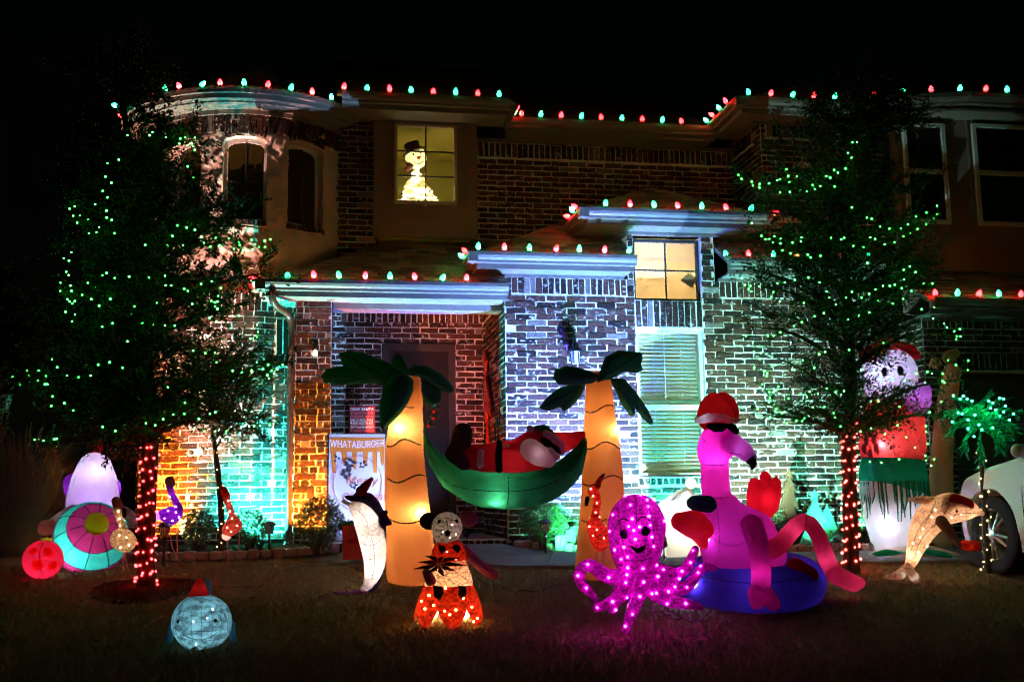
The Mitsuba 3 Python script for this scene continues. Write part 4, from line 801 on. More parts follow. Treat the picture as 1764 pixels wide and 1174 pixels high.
bulb_light('beak_lamp', at(1265, 768, YF-.1), (.022, .008, .024), 3)
htm = blob([pchain(YF, [(1231, 697, 22), (1232, 706, 29), (1233, 716, 33)]), cchain(YF-.06, [(1246, 688, 14), (1260, 697, 10), (1267, 718, 6)], 5)], .02, 6); hk2 = add(f, 'hat', htm, 'red_cloth', True); bulb_light('hat_lamp', at(1234, 705, YF), (.030, .012, .010), 2, .04)
add(hk2, 'brim', blob([pchain(YF-.15, [(1204, 724, 6), (1220, 719, 8), (1244, 719, 8), (1259, 724, 6)]), pchain(YF+.05, [(1204, 722, 8), (1232, 720, 10), (1258, 724, 8)])], .012, 4), 'white_cloth', True); [bulb_light('brim', at(u, v, YF-.15), (.0025, .0022, .0028), 1, .012) for u, v in ((1213, 721), (1232, 719), (1251, 721))]; add(hk2, 'pompom', blob([pchain(YF-.08, [(1268, 723, 6)])], .01, 3), 'white_cloth', True)
add(f, 'sunglasses', blob([pchain(YF-.20, [(1219, 733, 3), (1232, 736, 8), (1244, 736, 7)]), pchain(YF-.19, [(1250, 732, 3), (1262, 736, 7), (1268, 742, 6)]), pchain(YF-.20, [(1222, 731, 2.5), (1265, 732, 2.5)])], .01, 4), 'black_cloth', True)
wm = blob([cchain(YF-.74, [(1295, 905, 20, .46), (1308, 950, 18, .16), (1311, 1000, 17, 0), (1310, 1020, 17, 0)], 8), pchain(YF-.76, [(1305, 1022, 18), (1304, 1036, 13)]), pchain(YF-.76, [(1316, 1022, 17), (1332, 1038, 13)])], .02, 8); wk_ = add(f, 'wing', wm, 'flamingo_cloth', True)
bulb_light('wing_lamp', at(1310, 990, YF-.73), (.022, .004, .016), 3)
for pts, dy in (([(1330, 945, 17), (1360, 918, 15), (1390, 898, 14), (1404, 912, 14), (1420, 950, 15), (1440, 990, 15)], -.25),):
    lm = blob([cchain(YF+dy, pts, 14), pchain(YF+dy-.05, [(1440, 990, 17), (1470, 1004, 15), (1482, 1003, 9)])], .02, 8); lk = add(f, 'leg', lm, 'leg_cloth', True); seam(lk, lm, [(1388, 885), (1389, 900), (1386, 910)], YF+dy, .003, 'black_mat', 5)
    for u, v in ((1365, 915), (1425, 962), (1465, 1004)): bulb_light(f'leg_lamp_{u}', at(u, v, YF+dy), (.020, .006, .009), 2)
tlm = pillow(YF+.25, [(1288, 880), (1287, 850), (1292, 824), (1301, 822), (1308, 826), (1312, 812), (1319, 810), (1326, 816), (1328, 825), (1338, 818), (1344, 828), (1344, 858), (1338, 880), (1326, 893), (1304, 890)], .10, .16, .02); add(f, 'tail', tlm, 'tail_cloth', True); bulb_light('tail_lamp', at(1316, 860, YF+.25), (.05, .012, .02), 3)
dk_ = add(f, 'drink', blob([pchain(YF-.25, [(1172, 898, 16), (1196, 903, 25), (1212, 912, 18)]), pchain(YF-.25, [(1200, 905, 22), (1212, 938, 8)])], .018, 6), 'tail_cloth', True, label='red fruit drink with a dark green top'); add(dk_, 'lid', blob([pchain(YF-.27, [(1196, 866, 13), (1220, 868, 15)])], .015, 5), 'frond_cloth', True); bulb_light('drink_lamp', at(1193, 905, YF-.25), (.008, .004, .006), 2)
# ------------------------------------------------------------------ snowman in beach clothes behind the right tree
YB = 11.75
s = thing('snowman_inflatable', 'tall lit snowman inflatable in a red shirt and green grass skirt behind the right tree', 'inflatable decoration')
lo = blob([pchain(YB, [(1537, 842, 57), (1541, 880, 55), (1545, 905, 51), (1548, 935, 46)])], .04, 6, 26); add(s, 'body', lo, 'white_cloth', True)
bulb_light('snowman_lamp', at(1526, 905, YB-.24), (.26, .26, .36), 4); bulb_light('snowman_lamp_2', at(1545, 890, YB), (.30, .27, .33), 4)
sh = blob([pchain(YB, [(1538, 728, 56), (1538, 770, 58)])], .04, 6, 26); shk = add(s, 'shirt', sh, 'shirt_cloth', True, label='red shirt with a dark flower'); cloth('shirt_cloth', (.75, .07, .06), .9)
bulb_light('shirt_lamp', at(1522, 765, YB-.22), (.34, .22, .30), 4); bulb_light('shirt_lamp_2', at(1545, 740, YB), (.28, .2, .2), 4)
for k in range(5):
    a = 2*PI*k/5+.3; cu, cv = 1502+11*math.cos(a), 768+13*math.sin(a); p, n = on_front(sh, cu, cv, YB); add(shk, 'petal', ball(p, .055, 2, (1, .12, 1.15)), 'petal_mat', True)
paint('petal_mat', (.25, .05, .10), .7)
skm = blob([pchain(YB, [(1538, 812, 58), (1540, 828, 59)])], .04, 4, 26); cloth('skirt_cloth', (.02, .42, .26), .9); add(s, 'skirt', skm, 'skirt_cloth', True)
rg = np.random.default_rng(71); fr_ = []
for i in range(30):
    a = -PI*.62+PI*1.0*i/29+rg.normal(0, .05); c0 = at(1540, 838, YB); r = 60*px(YB); L = rg.uniform(.14, .40); x, y = c0[0]+r*math.sin(a+.17), c0[1]-r*math.cos(a+.17)
    fr_.append(tube([(x, y, c0[2]+.06), (x*1.0, y-.01, c0[2]-L*.5), (x+rg.normal(0, .035), y-.005, c0[2]-L)], [.011, .010, .006], 5))
add(s, 'fringe', cat(*fr_), 'frond_cloth', True)
hd = blob([pchain(YB, [(1532, 645, 50), (1536, 672, 44)])], .035, 6, 26); hk3 = add(s, 'head', hd, 'white_cloth', True); bulb_light('head_lamp', at(1520, 640, YB-.1), (.16, .18, .36), 4)
for u, v in ((1524, 640), (1551, 638)): p, n = on_front(hd, u, v, YB); add(hk3, 'eye', ball(p, .055, 2, (.7, .2, 1)), 'black_mat', True)
add(s, 'hat', blob([pchain(YB, [(1492, 612, 14), (1530, 602, 22), (1565, 606, 16)]), pchain(YB-.1, [(1488, 614, 8), (1580, 612, 8)])], .03, 4), 'tail_cloth', True); bulb_light('hat_lamp', at(1530, 606, YB), (.03, .02, .03), 2)
add(s, 'arm', blob([pchain(YB-.25, [(1568, 705, 20), (1585, 690, 20), (1590, 672, 15)])], .025, 5), 'lilac_cloth', True); bulb_light('arm_lamp', at(1582, 690, YB-.25), (.03, .02, .05), 2)
cloth('tan_cloth', (.60, .34, .18), .8)
pt = blob([pchain(YB+.25, [(1640, 640, 16), (1630, 700, 18), (1622, 790, 20), (1618, 930, 24)])], .035, 5); ptk = add(s, 'palm_trunk', pt, 'tan_cloth', True); bulb_light('tan_lamp', at(1634, 660, YB+.25), (.004, .0022, .0012), 1)
add(ptk, 'coconut', blob([pchain(YB+.1, [(1612, 625, 11)])], .02, 2), 'tan_cloth', True); add(ptk, 'coconut', blob([pchain(YB+.1, [(1634, 615, 12), (1645, 608, 9)])], .02, 2), 'tan_cloth', True)
sb = blob([pchain(YB-.2, [(1498, 966, 14), (1545, 962, 22), (1600, 962, 24), (1650, 968, 15)])], .03, 5); v = sb.vertices.copy(); cy = YB-.2; v[:, 1] = cy+(v[:, 1]-cy)*2.2; v[:, 2] = np.maximum(v[:, 2], gz(v[:, 0], v[:, 1])+.01); sb.vertices = v
cloth('sand_cloth', (.55, .40, .30), .6); sbk = add(s, 'sand_mound', sb, 'sand_cloth', True); bulb_light('sand_lamp', at(1570, 968, YB-.15), (.008, .006, .005), 2)
add(sbk, 'leaf', cat(*[pillow(YB-.62, o_, .03, .2, .03) for o_ in ([(1500, 952), (1525, 945), (1560, 950), (1540, 956), (1510, 958)], [(1560, 950), (1590, 944), (1630, 950), (1650, 962), (1600, 956)])]), 'skirt_cloth', True)
# ------------------------------------------------------------------ egg-headed figure with a giant ornament
bE = gnd(160, 985); YE = bE[1]+.25
e = thing('egg_head_inflatable', 'glowing white egg-headed inflatable with striped arms behind a striped ball', 'inflatable decoration')
cloth('violet_cloth', (.45, .10, .62), 1.0); cloth('mitten_cloth', (.35, .13, .10), .4); cloth('stripe_cloth', (.42, .38, .36), .4)
em = blob([pchain(YE+.3, [(163, 808, 27), (162, 832, 35), (160, 862, 40), (160, 885, 39)])], .025, 10, 26); ek = add(e, 'head', em, 'white_cloth', True)
for u, v, dy, c in ((165, 818, .22, (.11, .095, .13)), (160, 866, .18, (.07, .035, .13))): bulb_light(f'egg_lamp_{v}', at(u, v, YE+dy), c, 4)
for pts in ([(127, 842, 15), (124, 830, 13), (132, 855, 13)], [(197, 836, 10), (195, 850, 10), (200, 842, 8)]):
    add(e, 'ear', blob([pchain(YE+.42, pts)], .02, 5), 'violet_cloth', True); bulb_light(f'ear_lamp_{pts[0][0]}', at(pts[0][0], pts[0][1], YE+.42), (.018, .008, .026), 2)
add(e, 'horn', blob([pchain(YE+.35, [(158, 778, 4), (160, 770, 4)])], .012, 2), 'tail_cloth', True); add(e, 'horn', blob([pchain(YE+.35, [(172, 776, 4), (172, 762, 4)])], .012, 2), 'tail_cloth', True)
am = blob([cchain(YE+.05, [(126, 878, 9), (112, 886, 9), (97, 897, 9), (86, 906, 8)], 8)], .015, 6); ak = add(e, 'arm', am, 'stripe_cloth', True)
for t in np.linspace(.1, .9, 8): u, v = 126-40*t, 878+28*t; seam(ak, am, [(u-4.5, v-7.5), (u, v), (u+4, v+7)], YE+.05, .003, 'black_mat', 5, 'stripe')
bulb_light('arm_lamp', at(105, 891, YE+.05), (.012, .010, .011), 1, .02); bulb_light('mitten_lamp', at(79, 909, YE), (.014, .010, .010), 1, .02); bulb_light('arm_lamp', at(119, 882, YE+.05), (.008, .007, .0075), 1, .02); add(ak, 'mitten', blob([pchain(YE, [(86, 907, 12), (78, 908, 12), (72, 914, 6)])], .015, 5), 'mitten_cloth', True)
add(e, 'arm', blob([cchain(YE+.15, [(205, 880, 9), (220, 886, 10), (228, 900, 9)], 6)], .015, 6), 'stripe_cloth', True)
bc = at(157, 927, YE); br_ = 59*px(YE); pole = np.array([.30, -.86, .41]); pole /= np.linalg.norm(pole)
B = thing('striped_ball', 'big teal and maroon striped ornament ball with a yellow cap', 'inflatable decoration')
cloth('teal_cloth', (.04, .62, .50), 1.0); cloth('maroon_cloth', (.42, .03, .16), .9); cloth('yellow_cloth', (.52, .62, .05), 1.0)
al = trimesh.geometry.align_vectors([0, 0, 1], pole)
for a0, a1, mt in ((16, 46, 'maroon_cloth'), (46, 80, 'teal_cloth'), (80, 112, 'maroon_cloth'), (112, 180, 'teal_cloth')):
    th = np.radians(np.linspace(a0, a1, 9)); m = trimesh.creation.revolve(np.column_stack([np.maximum(br_*np.sin(th), 1e-4), br_*np.cos(th)]), sections=40); m.apply_transform(al); m.apply_translation(bc); add(B, 'band', m, mt, True)
sm = []
for k in range(10):
    th = np.radians(np.linspace(14, 150, 24)); q = np.column_stack([np.sin(th)*math.cos(k*PI/5+.1), np.sin(th)*math.sin(k*PI/5+.1), np.cos(th)])*br_*1.003; sm.append(tube(trimesh.transform_points(q, al)+bc, .0035, 5))
for a0 in (46, 80): th = np.linspace(0, 2*PI, 50); q = np.column_stack([np.sin(math.radians(a0))*np.cos(th), np.sin(math.radians(a0))*np.sin(th), np.full(50, math.cos(math.radians(a0)))])*br_*1.002; sm.append(tube(trimesh.transform_points(q, al)+bc, .003, 5))
for x in sm: add(B, 'seam', x, 'black_mat', 40)
cp = lathe([(.0005, br_*1.10), (br_*.27, br_*1.09), (br_*.30, br_*1.06), (br_*.31, br_*.93), (.0005, br_*.92)][::-1], sides=26); cp.apply_transform(al); cp.apply_translation(bc); ck = add(B, 'cap', cp, 'yellow_cloth', 40); q = trimesh.transform_points([[0, .0, br_*1.1], [.02, .03, br_*1.16], [0, .055, br_*1.1]], al)+bc; add(ck, 'loop', tube(q, .007, 6), 'yellow_cloth', True)
bulb_light('ball_lamp', bc+np.array([-.10, -.20, -.12]), (.34, .31, .33), 4)
YOr = gnd(74, 994)[1]; oc_ = at(74, 963, YOr); o_r = 31*px(YOr)
O = thing('red_ornament', 'small glowing red spotted ornament hanging from the brown mitten', 'inflatable decoration'); cloth('ornament_cloth', (.85, .05, .12), 1.0); om = ball(oc_, o_r, 3); add(O, 'globe', om, 'ornament_cloth', True); bulb_light('ornament_lamp', oc_+np.array([-.01, -.04, -.05]), (.075, .03, .05), 4)
for u, v, r in ((65, 972, 10), (91, 973, 9), (83, 950, 9), (58, 948, 7)): p, n = on_front(om, u, v, YE); dsc = lathe([(.0005, .003), (r*px(YE)*.7, .002), (r*px(YE)*.85, -.003), (.0005, -.004)][::-1], p, 18, n); add(O, 'spot', dsc, 'spot_mat')
cloth('spot_mat', (.95, .10, .08), 1.7); add(O, 'cap', lathe([(.0005, -.02), (.055, -.02), (.055, .015), (.0005, .02)], oc_+np.array([.02, 0, o_r*.99]), 18), 'yellow_cloth', 40); bulb_light('cap', oc_+np.array([.02, 0, o_r*.99]), (.004, .0035, .003), 1, .012); add(O, 'hook', tube(curve([oc_+np.array([.02, 0, o_r+.01]), oc_+np.array([.03, 0, o_r+.05]), oc_+np.array([.0, 0, o_r+.07])], 8), .006, 5), 'yellow_cloth')
seam(O, om, [(74, 934), (68, 955), (74, 990)], YE, .003, 'black_mat', 9)
# ------------------------------------------------------------------ lit wire-frame lawn figures
def tinsel(name, c, tr=1.0, sc=60., lo=.35): 
    cloth(name, proc(lambda p, n, uv: mix(tuple(x*lo for x in c), tuple(min(1, x*1.15) for x in c), smoothstep(.25, .7, fbm(p.x*sc, p.y*sc, p.z*sc)))), tr)
def crop(txt, ox, oy, s=2.936): return unpack(txt, ox, oy, s)
FIG = 'lit wire-frame lawn figures'
def inner(tag_, pts, Y, c, sw=1.5):
    for i, q in enumerate(pts): bulb_light(f'{tag_}_glow_{i}', at(q[0], q[1], Y+(q[2] if len(q) > 2 else 0)), c, sw)
# octopus
tinsel('octopus_net', (.62, .05, .50), 1.1)
bO = gnd(1090, 1082); YO = bO[1]+.05
o = thing('octopus_figure', 'magenta lit octopus figure with a smiling face and curling arms', 'light-up figure', FIG)
hd = blob([pchain(YO, [(1097, 898, 47), (1097, 905, 50), (1096, 935, 46), (1094, 960, 36)])], .025, 8, 26); hk = add(o, 'head', hd, 'octopus_net', True)
am = [[(1080, 985, 17), (1060, 994, 14), (1035, 985, 12), (1012, 972, 11), (999, 984, 10), (1000, 1003, 9), (1012, 1016, 8), (1026, 1034, 5)], [(1085, 995, 17), (1072, 1022, 13), (1050, 1038, 10), (1028, 1046, 7)], [(1105, 1000, 17), (1100, 1025, 13), (1088, 1055, 10), (1078, 1085, 7)], [(1118, 1005, 16), (1142, 1030, 12), (1175, 1038, 10), (1208, 1046, 5)], [(1115, 990, 16), (1150, 1006, 13), (1180, 1012, 11), (1198, 992, 9), (1212, 977, 8), (1230, 978, 6)], [(1115, 975, 16), (1145, 985, 13), (1172, 986, 10), (1188, 968, 9), (1198, 945, 7)], [(1080, 1000, 15), (1062, 1030, 11), (1055, 1050, 7)]]
ar = blob([pchain(YO, [(1094, 962, 34), (1097, 985, 30), (1098, 1005, 26)])]+[cchain(YO+d, a, 14) for a, d in zip(am, (-.05, -.12, -.18, -.12, -.05, .1, .05))], .022, 5, 12); add(o, 'arms', ar, 'octopus_net', True)
allm = cat(hd, ar)
minis(o, allm, crop('580,237 655,234 605,282 526,265 519,330 615,350 597,388 503,412 688,257 721,257 693,290 697,338 651,390 622,407 630,452 703,382 711,440 720,488 772,361 777,480 785,410 574,492 592,540 560,552 528,505 593,594 588,633 583,672 667,598 671,668 736,584 742,641 770,606 389,580 340,636 380,698 494,645 450,677 515,709 585,745 652,741 515,768 528,808 437,798 615,831 581,891 714,725 735,723 798,713 790,776 883,777 828,693 889,695 850,648 865,615 908,571 947,622 960,590 922,510 700,778', 880, 774), YO, (46, .7, 42), .0115, .08, seed=12)
inner('octopus', [(1097, 905), (1085, 925, -.12), (1112, 880, -.1), (1097, 965), (1080, 960, -.05)], YO, (.024, .004, .021)); inner('octopus_arm', [(1095, 1000, -.03), (1060, 993, -.05), (1150, 1006, -.05), (1008, 974, -.05), (1090, 1045, -.16), (1155, 1034, -.12)], YO, (.004, .001, .0035))
def dab(parent, name, mesh, u, v, Y, r, mat, sx=1., sz=1.): p, n = on_front(mesh, u, v, Y); add(parent, name, ball(p, r, 2, (sx, .35, sz)), mat, True)
dab(hk, 'eye', hd, 1076, 919, YO, .042, 'black_mat'); dab(hk, 'eye', hd, 1112, 914, YO, .042, 'black_mat')
for uv in ([(1064, 900), (1074, 893), (1083, 897)], [(1098, 896), (1108, 890), (1120, 897)]): seam(hk, hd, uv, YO, .006, 'black_mat', 8, 'eyebrow')
sm = flat(YO-.27, [(1084, 938), (1098, 944), (1112, 937), (1110, 946), (1103, 952), (1094, 951)], .03); add(hk, 'mouth', sm, 'black_mat')
for uv in ([(1063, 870), (1068, 900), (1075, 940), (1085, 960)], [(1116, 858), (1124, 900), (1124, 940), (1110, 960)], [(1095, 852), (1096, 880), (1096, 905)], [(1070, 962), (1095, 965), (1122, 960)]): seam(hk, hd, uv, YO, .0035, 'black_mat', 10, 'frame')
add(o, 'stake', tube([at(1125, 1010, YO-.1), gnd(1128, 1088)], .005), 'trim_mat'); add(o, 'cable', tube(curve([at(1134, 1036, YO-.15), at(1160, 1055, YO-.2), gnd(1210, 1066)+[0, 0, .02]], 12), .004, 5), 'violet_wire'); paint('violet_wire', (.12, .06, .25), .5)
# mouse
tinsel('grey_net', (.62, .55, .48), 1.0); tinsel('red_net', (.70, .045, .02), 1.1, 45.); tinsel('warm_net', (.88, .72, .52), 1.1); cloth('leaf_felt', (.035, .03, .012), .3)
bM = gnd(774, 1083); YM = bM[1]+.22
m = thing('mouse_figure', 'lit mouse figure in a red petal skirt holding dark red leaves', 'light-up figure', FIG)
hd = blob([pchain(YM, [(770, 908, 26), (769, 916, 23), (768, 922, 14, -.06)])], .02, 6); hk = add(m, 'head', hd, 'grey_net', True)
for u, v, mt in ((739, 897, 'leaf_felt'), (806, 893, 'pink_felt')): add(hk, 'ear', pillow(YM+.03, [(u+17*math.cos(t), v+15*math.sin(t)) for t in np.linspace(0, 2*PI, 20)[:-1]], .03, .3, .015), mt, True)
cloth('pink_felt', (.40, .16, .17), .6)
dab(hk, 'eye', hd, 757, 898, YM, .018, 'black_mat'); dab(hk, 'eye', hd, 786, 897, YM, .018, 'black_mat'); dab(hk, 'nose', hd, 771, 918, YM, .026, 'black_mat')
seam(hk, hd, [(766, 888), (770, 900), (772, 912)], YM, .003, 'black_mat', 6, 'frame'); seam(hk, hd, [(748, 912), (760, 914), (770, 918)], YM, .0022, 'black_mat', 6, 'frame')
ts = blob([pchain(YM, [(778, 940, 12), (776, 965, 24), (774, 990, 34), (773, 1006, 40)])], .025, 6); add(m, 'torso', ts, 'warm_net', True)
cl = blob([pchain(YM, [(773, 945, 22), (773, 956, 29), (774, 964, 24)])], .02, 5); ck = add(m, 'collar', cl, 'red_net', True)
for uv in ([(755, 938), (764, 938), (768, 944), (762, 954), (756, 948)], [(780, 938), (791, 938), (794, 944), (788, 953), (781, 946)]): add(ck, 'petal', pillow(YM-.155, uv, .012, .3, .01), 'leaf_felt', True)
pts = []
for k in range(7):                                       # petals of the skirt, each a curved panel with its own tip
    a0 = 2*PI*k/7; V, F = [], []; nu, nv = 8, 9; c0 = at(773, 1007, YM); pxm = px(YM)
    for j in range(nv):
        s_ = j/(nv-1); r = (41+17*math.sin(min(1, s_*1.25)*PI/2)-4*max(0, s_-.8)*5)*pxm; wd = (.455+.03*math.sin(s_*PI))*(1-max(0, s_-.40)**1.35*1.97)
        for i in range(nu): t = a0+(i/(nu-1)-.5)*2*wd; V.append([c0[0]+(r+.006*math.cos((i/(nu-1)-.5)*PI))*math.sin(t), c0[1]-(r+.006)*math.cos(t), c0[2]-s_*76*pxm])
    F = [[j*nu+i, j*nu+i+1, (j+1)*nu+i+1] for j in range(nv-1) for i in range(nu-1)]+[[j*nu+i, (j+1)*nu+i+1, (j+1)*nu+i] for j in range(nv-1) for i in range(nu-1)]
    pt_ = trimesh.Trimesh(V, F, process=False); pts.append(pt_); add(m, 'skirt_petal', pt_, 'red_net', True)
sk = cat(*pts); minis(m, sk, [(727, 1035), (740, 1025), (748, 1042), (733, 1048), (768, 1013), (766, 1052), (785, 1050), (775, 1058), (806, 1068), (815, 1070), (821, 1064), (797, 1030), (812, 1045), (752, 1060), (745, 1010)], YM, (30, 9, 1.6), .010, .08, seed=14); minis(m, cl, [(770, 950), (785, 962), (760, 960)], YM, (4, 2, 1), .007, .08); minis(m, hd, [(779, 903), (785, 919), (763, 915), (775, 925)], YM, (3.5, 3, 2), .006, .08)
for uv in ([(746, 1008), (762, 1009), (765, 1020), (758, 1034), (748, 1028)], [(790, 1008), (802, 1009), (804, 1022), (797, 1034), (789, 1024)]): add(m, 'leaf', pillow(YM-.24, uv, .012, .3, .01), 'leaf_felt', True)
inner('mouse', [(773, 1040), (745, 1055), (800, 1055)], YM, (.12, .075, .035)); inner('mouse_t', [(775, 985)], YM, (.15, .12, .085)); inner('mouse_h', [(770, 912)], YM, (.020, .016, .012)); inner('mouse_c', [(774, 956)], YM, (.018, .010, .006))
add(m, 'arm', blob([cchain(YM+.02, [(798, 945, 9), (815, 962, 9), (836, 980, 9), (852, 990, 7)], 8)], .015, 4), 'pink_felt', True); add(m, 'hand', blob([pchain(YM-.2, [(735, 985, 7), (742, 1000, 9)])], .012, 3), 'pink_felt', True)
for k in range(9):
    a = 2*PI*k/9; L = 32 if k % 2 else 40; c_, s_ = math.cos(a), math.sin(a); u, v = 756, 971
    add(m, 'poinsettia_leaf', pillow(YM-.27-.01*(k % 3), [(u, v), (u+L*.45*c_-5*s_, v+L*.32*s_+4*c_), (u+L*1.25*c_, v+L*.5*s_+2), (u+L*.45*c_+5*s_, v+L*.32*s_-4*c_)], .012, .3, .012), 'poinsettia_mat' if k % 3 else 'leaf_felt', True)
cloth('poinsettia_mat', (.16, .012, .012), .3)
for u in (752, 776, 800): add(m, 'foot', tube([at(u, 1070, YM), gnd(u, 1086)-[0, -.2, .05]], .006), 'wire_mat')
# upright dolphin
tinsel('belly_net', (.90, .80, .72), 1.2, 50., .7); tinsel('back_net', (.09, .08, .15), .7); cloth('scarf_felt', (.04, .02, .10), .5); cloth('hat_felt', (.40, .016, .018), .8)
bD = gnd(635, 1022); YD = bD[1]
d = thing('dolphin_figure', 'upright lit dolphin figure with a dark hat and purple scarf before the left palm', 'light-up figure', FIG)
bm = blob([cchain(YD, [(610, 872, 9), (622, 882, 16), (632, 898, 21), (640, 922, 22), (645, 950, 20), (643, 985, 14), (634, 1006, 8), (625, 1016, 5)], 14)], .018, 6); add(d, 'belly', bm, 'belly_net', True)
bb = blob([cchain(YD+.03, [(618, 858, 11), (634, 862, 13), (645, 876, 13), (652, 900, 12), (655, 930, 10), (657, 960, 8), (654, 985, 6), (645, 1010, 5), (632, 1021, 4)], 14), pchain(YD+.02, [(620, 858, 8), (608, 859, 5), (597, 855, 3)])], .018, 5); bk = add(d, 'back', bb, 'back_net', True)
add(d, 'jaw', blob([pchain(YD, [(616, 874, 7), (602, 868, 4), (590, 863, 2.5)])], .012, 4), 'belly_net', True)
dab(bk, 'eye', bb, 626, 856, YD, .02, 'black_mat')
add(d, 'scarf', blob([pchain(YD-.02, [(636, 918, 9), (648, 908, 10), (660, 895, 10)]), pchain(YD-.08, [(658, 888, 6), (664, 882, 4)]), pchain(YD-.06, [(660, 898, 8), (671, 900, 4)])], .015, 4), 'scarf_felt', True)
add(d, 'hat', blob([pchain(YD, [(622, 846, 9), (630, 836, 7), (640, 824, 3)])], .012, 4), 'hat_felt', True)
add(d, 'fluke', blob([pchain(YD, [(628, 1019, 5), (600, 1022, 4), (576, 1021, 3)]), pchain(YD+.05, [(630, 1017, 5), (646, 1012, 4)])], .012, 4), 'violet_cloth', True)
minis(d, bb, [(657, 985), (652, 975), (659, 960), (640, 1012), (648, 1002)], YD, (2.6, 2.4, 5), .008, .08); minis(d, cat(bb, bm), [(580, 1021), (592, 1022), (604, 1024), (616, 1021)], YD, (2.6, 2.4, 5), .008, .08)
for q in ([(612, 876), (628, 890), (634, 908)], [(622, 935), (640, 938), (656, 930)], [(624, 965), (643, 962)], [(640, 925), (645, 965), (640, 1000)]): seam(d, bm, q, YD, .0025, 'black_mat', 8, 'frame')
inner('dolphin', [(632, 895), (642, 935), (641, 975)], YD, (.085, .072, .064)); add(d, 'stake', tube([at(640, 1005, YD), at(640, 1028, YD)], .005), 'wire_mat')
# leaping dolphin
tinsel('cream_net', (.92, .68, .52), 1.2, 50., .6)
bP = gnd(1560, 1003); YP = bP[1]
d = thing('dolphin_figure', 'leaping cream dolphin figure with a dark red hat beside the car wheel', 'light-up figure', FIG)
pm = blob([cchain(YP, [(1565, 978, 8), (1577, 945, 15), (1588, 915, 22), (1608, 888, 28), (1635, 875, 28), (1662, 876, 20), (1680, 880, 9), (1692, 884, 4)], 18)], .02, 6); add(d, 'body', pm, 'cream_net', True)
add(d, 'fin', blob([pchain(YP, [(1605, 864, 10), (1588, 860, 7), (1566, 860, 3)])], .014, 4), 'cream_net', True)
add(d, 'fluke', blob([pchain(YP, [(1564, 975, 7), (1548, 990, 8), (1528, 993, 4)]), pchain(YP-.05, [(1564, 975, 7), (1572, 990, 8), (1580, 1003, 5)])], .014, 4), 'cream_net', True)
add(d, 'flipper', blob([pchain(YP-.18, [(1622, 898, 11), (1636, 915, 9), (1652, 938, 5)])], .014, 4), 'flipper_net', True); cloth('flipper_net', (.30, .17, .12), .7)
add(d, 'hat', blob([pchain(YP-.08, [(1628, 872, 10), (1645, 862, 13), (1668, 868, 10)]), pchain(YP-.1, [(1630, 876, 6), (1622, 882, 5)])], .014, 4), 'hat_felt', True)
minis(d, pm, [(1585, 866), (1611, 878), (1638, 890), (1617, 904), (1590, 910), (1568, 960), (1578, 975), (1596, 940), (1573, 935), (1585, 925), (1630, 900), (1655, 885), (1605, 890), (1582, 950)], YP, (4.4, 2.9, 1.5), .010, .08); minis(d, cat(pm), [(1549, 993), (1578, 1002), (1655, 940), (1676, 936)], YP-.1, (4.6, 1.6, .9), .011, .08)
for q in ([(1612, 862), (1600, 890), (1585, 915)], [(1640, 850), (1630, 880), (1610, 905)], [(1569, 950), (1590, 900), (1630, 866), (1672, 874)], [(1576, 960), (1600, 912), (1640, 888), (1688, 884)]): seam(d, pm, q, YP, .003, 'bronze_mat', 10, 'frame')
dab(d, 'eye', pm, 1648, 880, YP, .014, 'black_mat'); inner('leaper', [(1612, 890), (1640, 878), (1588, 920), (1573, 955), (1663, 878)], YP, (.05, .033, .021)); inner('leaper_tail', [(1552, 988), (1574, 992, -.05)], YP, (.003, .002, .0015))
add(d, 'gift', blob([pchain(YP-.15, [(1662, 938, 9), (1680, 940, 10)])], .015, 2), 'red_net', True); inner('gift', [(1668, 938, -.15)], YP, (.004, .002, .001)); add(d, 'stake', tube([at(1572, 960, YP), gnd(1572, 1004)-[0, 0, .05]], .006), 'wire_mat')
# round blue fish
tinsel('blue_net', (.36, .66, .74), 1.0, 26.); cloth('fin_net', (.25, .60, .78), 1.0)
bI = gnd(346, 1119); YI = bI[1]+.16
d = thing('fish_figure', 'round pale blue lit fish figure with a red cone hat', 'light-up figure', FIG)
fm = blob([pchain(YI, [(342, 1070, 42), (352, 1072, 43), (347, 1082, 38)])], .018, 8, 26); add(d, 'body', fm, 'blue_net', True)
rg = np.random.default_rng(81)
for k in range(7): a = -1.1+k*.37; seam(d, fm, [(347+44*math.sin(a)*.98, 1040+12*abs(a)), (347+50*math.sin(a), 1072), (347+42*math.sin(a), 1104)], YI, .0018, 'frame_blue', 9, 'frame')
for v in (1050, 1066, 1082, 1098): w = 46*math.sqrt(max(0, 1-((v-1072)/44)**2)); seam(d, fm, [(347-w*.97, v), (347, v+5), (347+w*.97, v)], YI, .0018, 'frame_blue', 11, 'frame')
paint('frame_blue', (.05, .13, .17), .5)
inner('fish', [(362, 1052, -.08), (335, 1068, -.10), (358, 1078, -.08), (318, 1085, -.05), (345, 1098, -.1), (372, 1080, -.08)], YI, (.010, .0135, .0145)); minis(d, fm, [(366, 1049), (345, 1118), (338, 1108), (333, 1070), (357, 1064)], YI, (1.8, 2.4, 2.6), .008, .2, jit=.5)
add(d, 'hat', blob([pchain(YI+.02, [(343, 1027, 16), (343, 1012, 10), (343, 998, 4)])], .012, 3), 'hat_felt', True); inner('fish_hat', [(343, 1018, .02)], YI, (.010, .005, .004), 1); add(d, 'tail_fin', blob([pchain(YI+.2, [(358, 1025, 5), (361, 1008, 4), (357, 996, 3)])], .012, 2), 'fin_net', True)
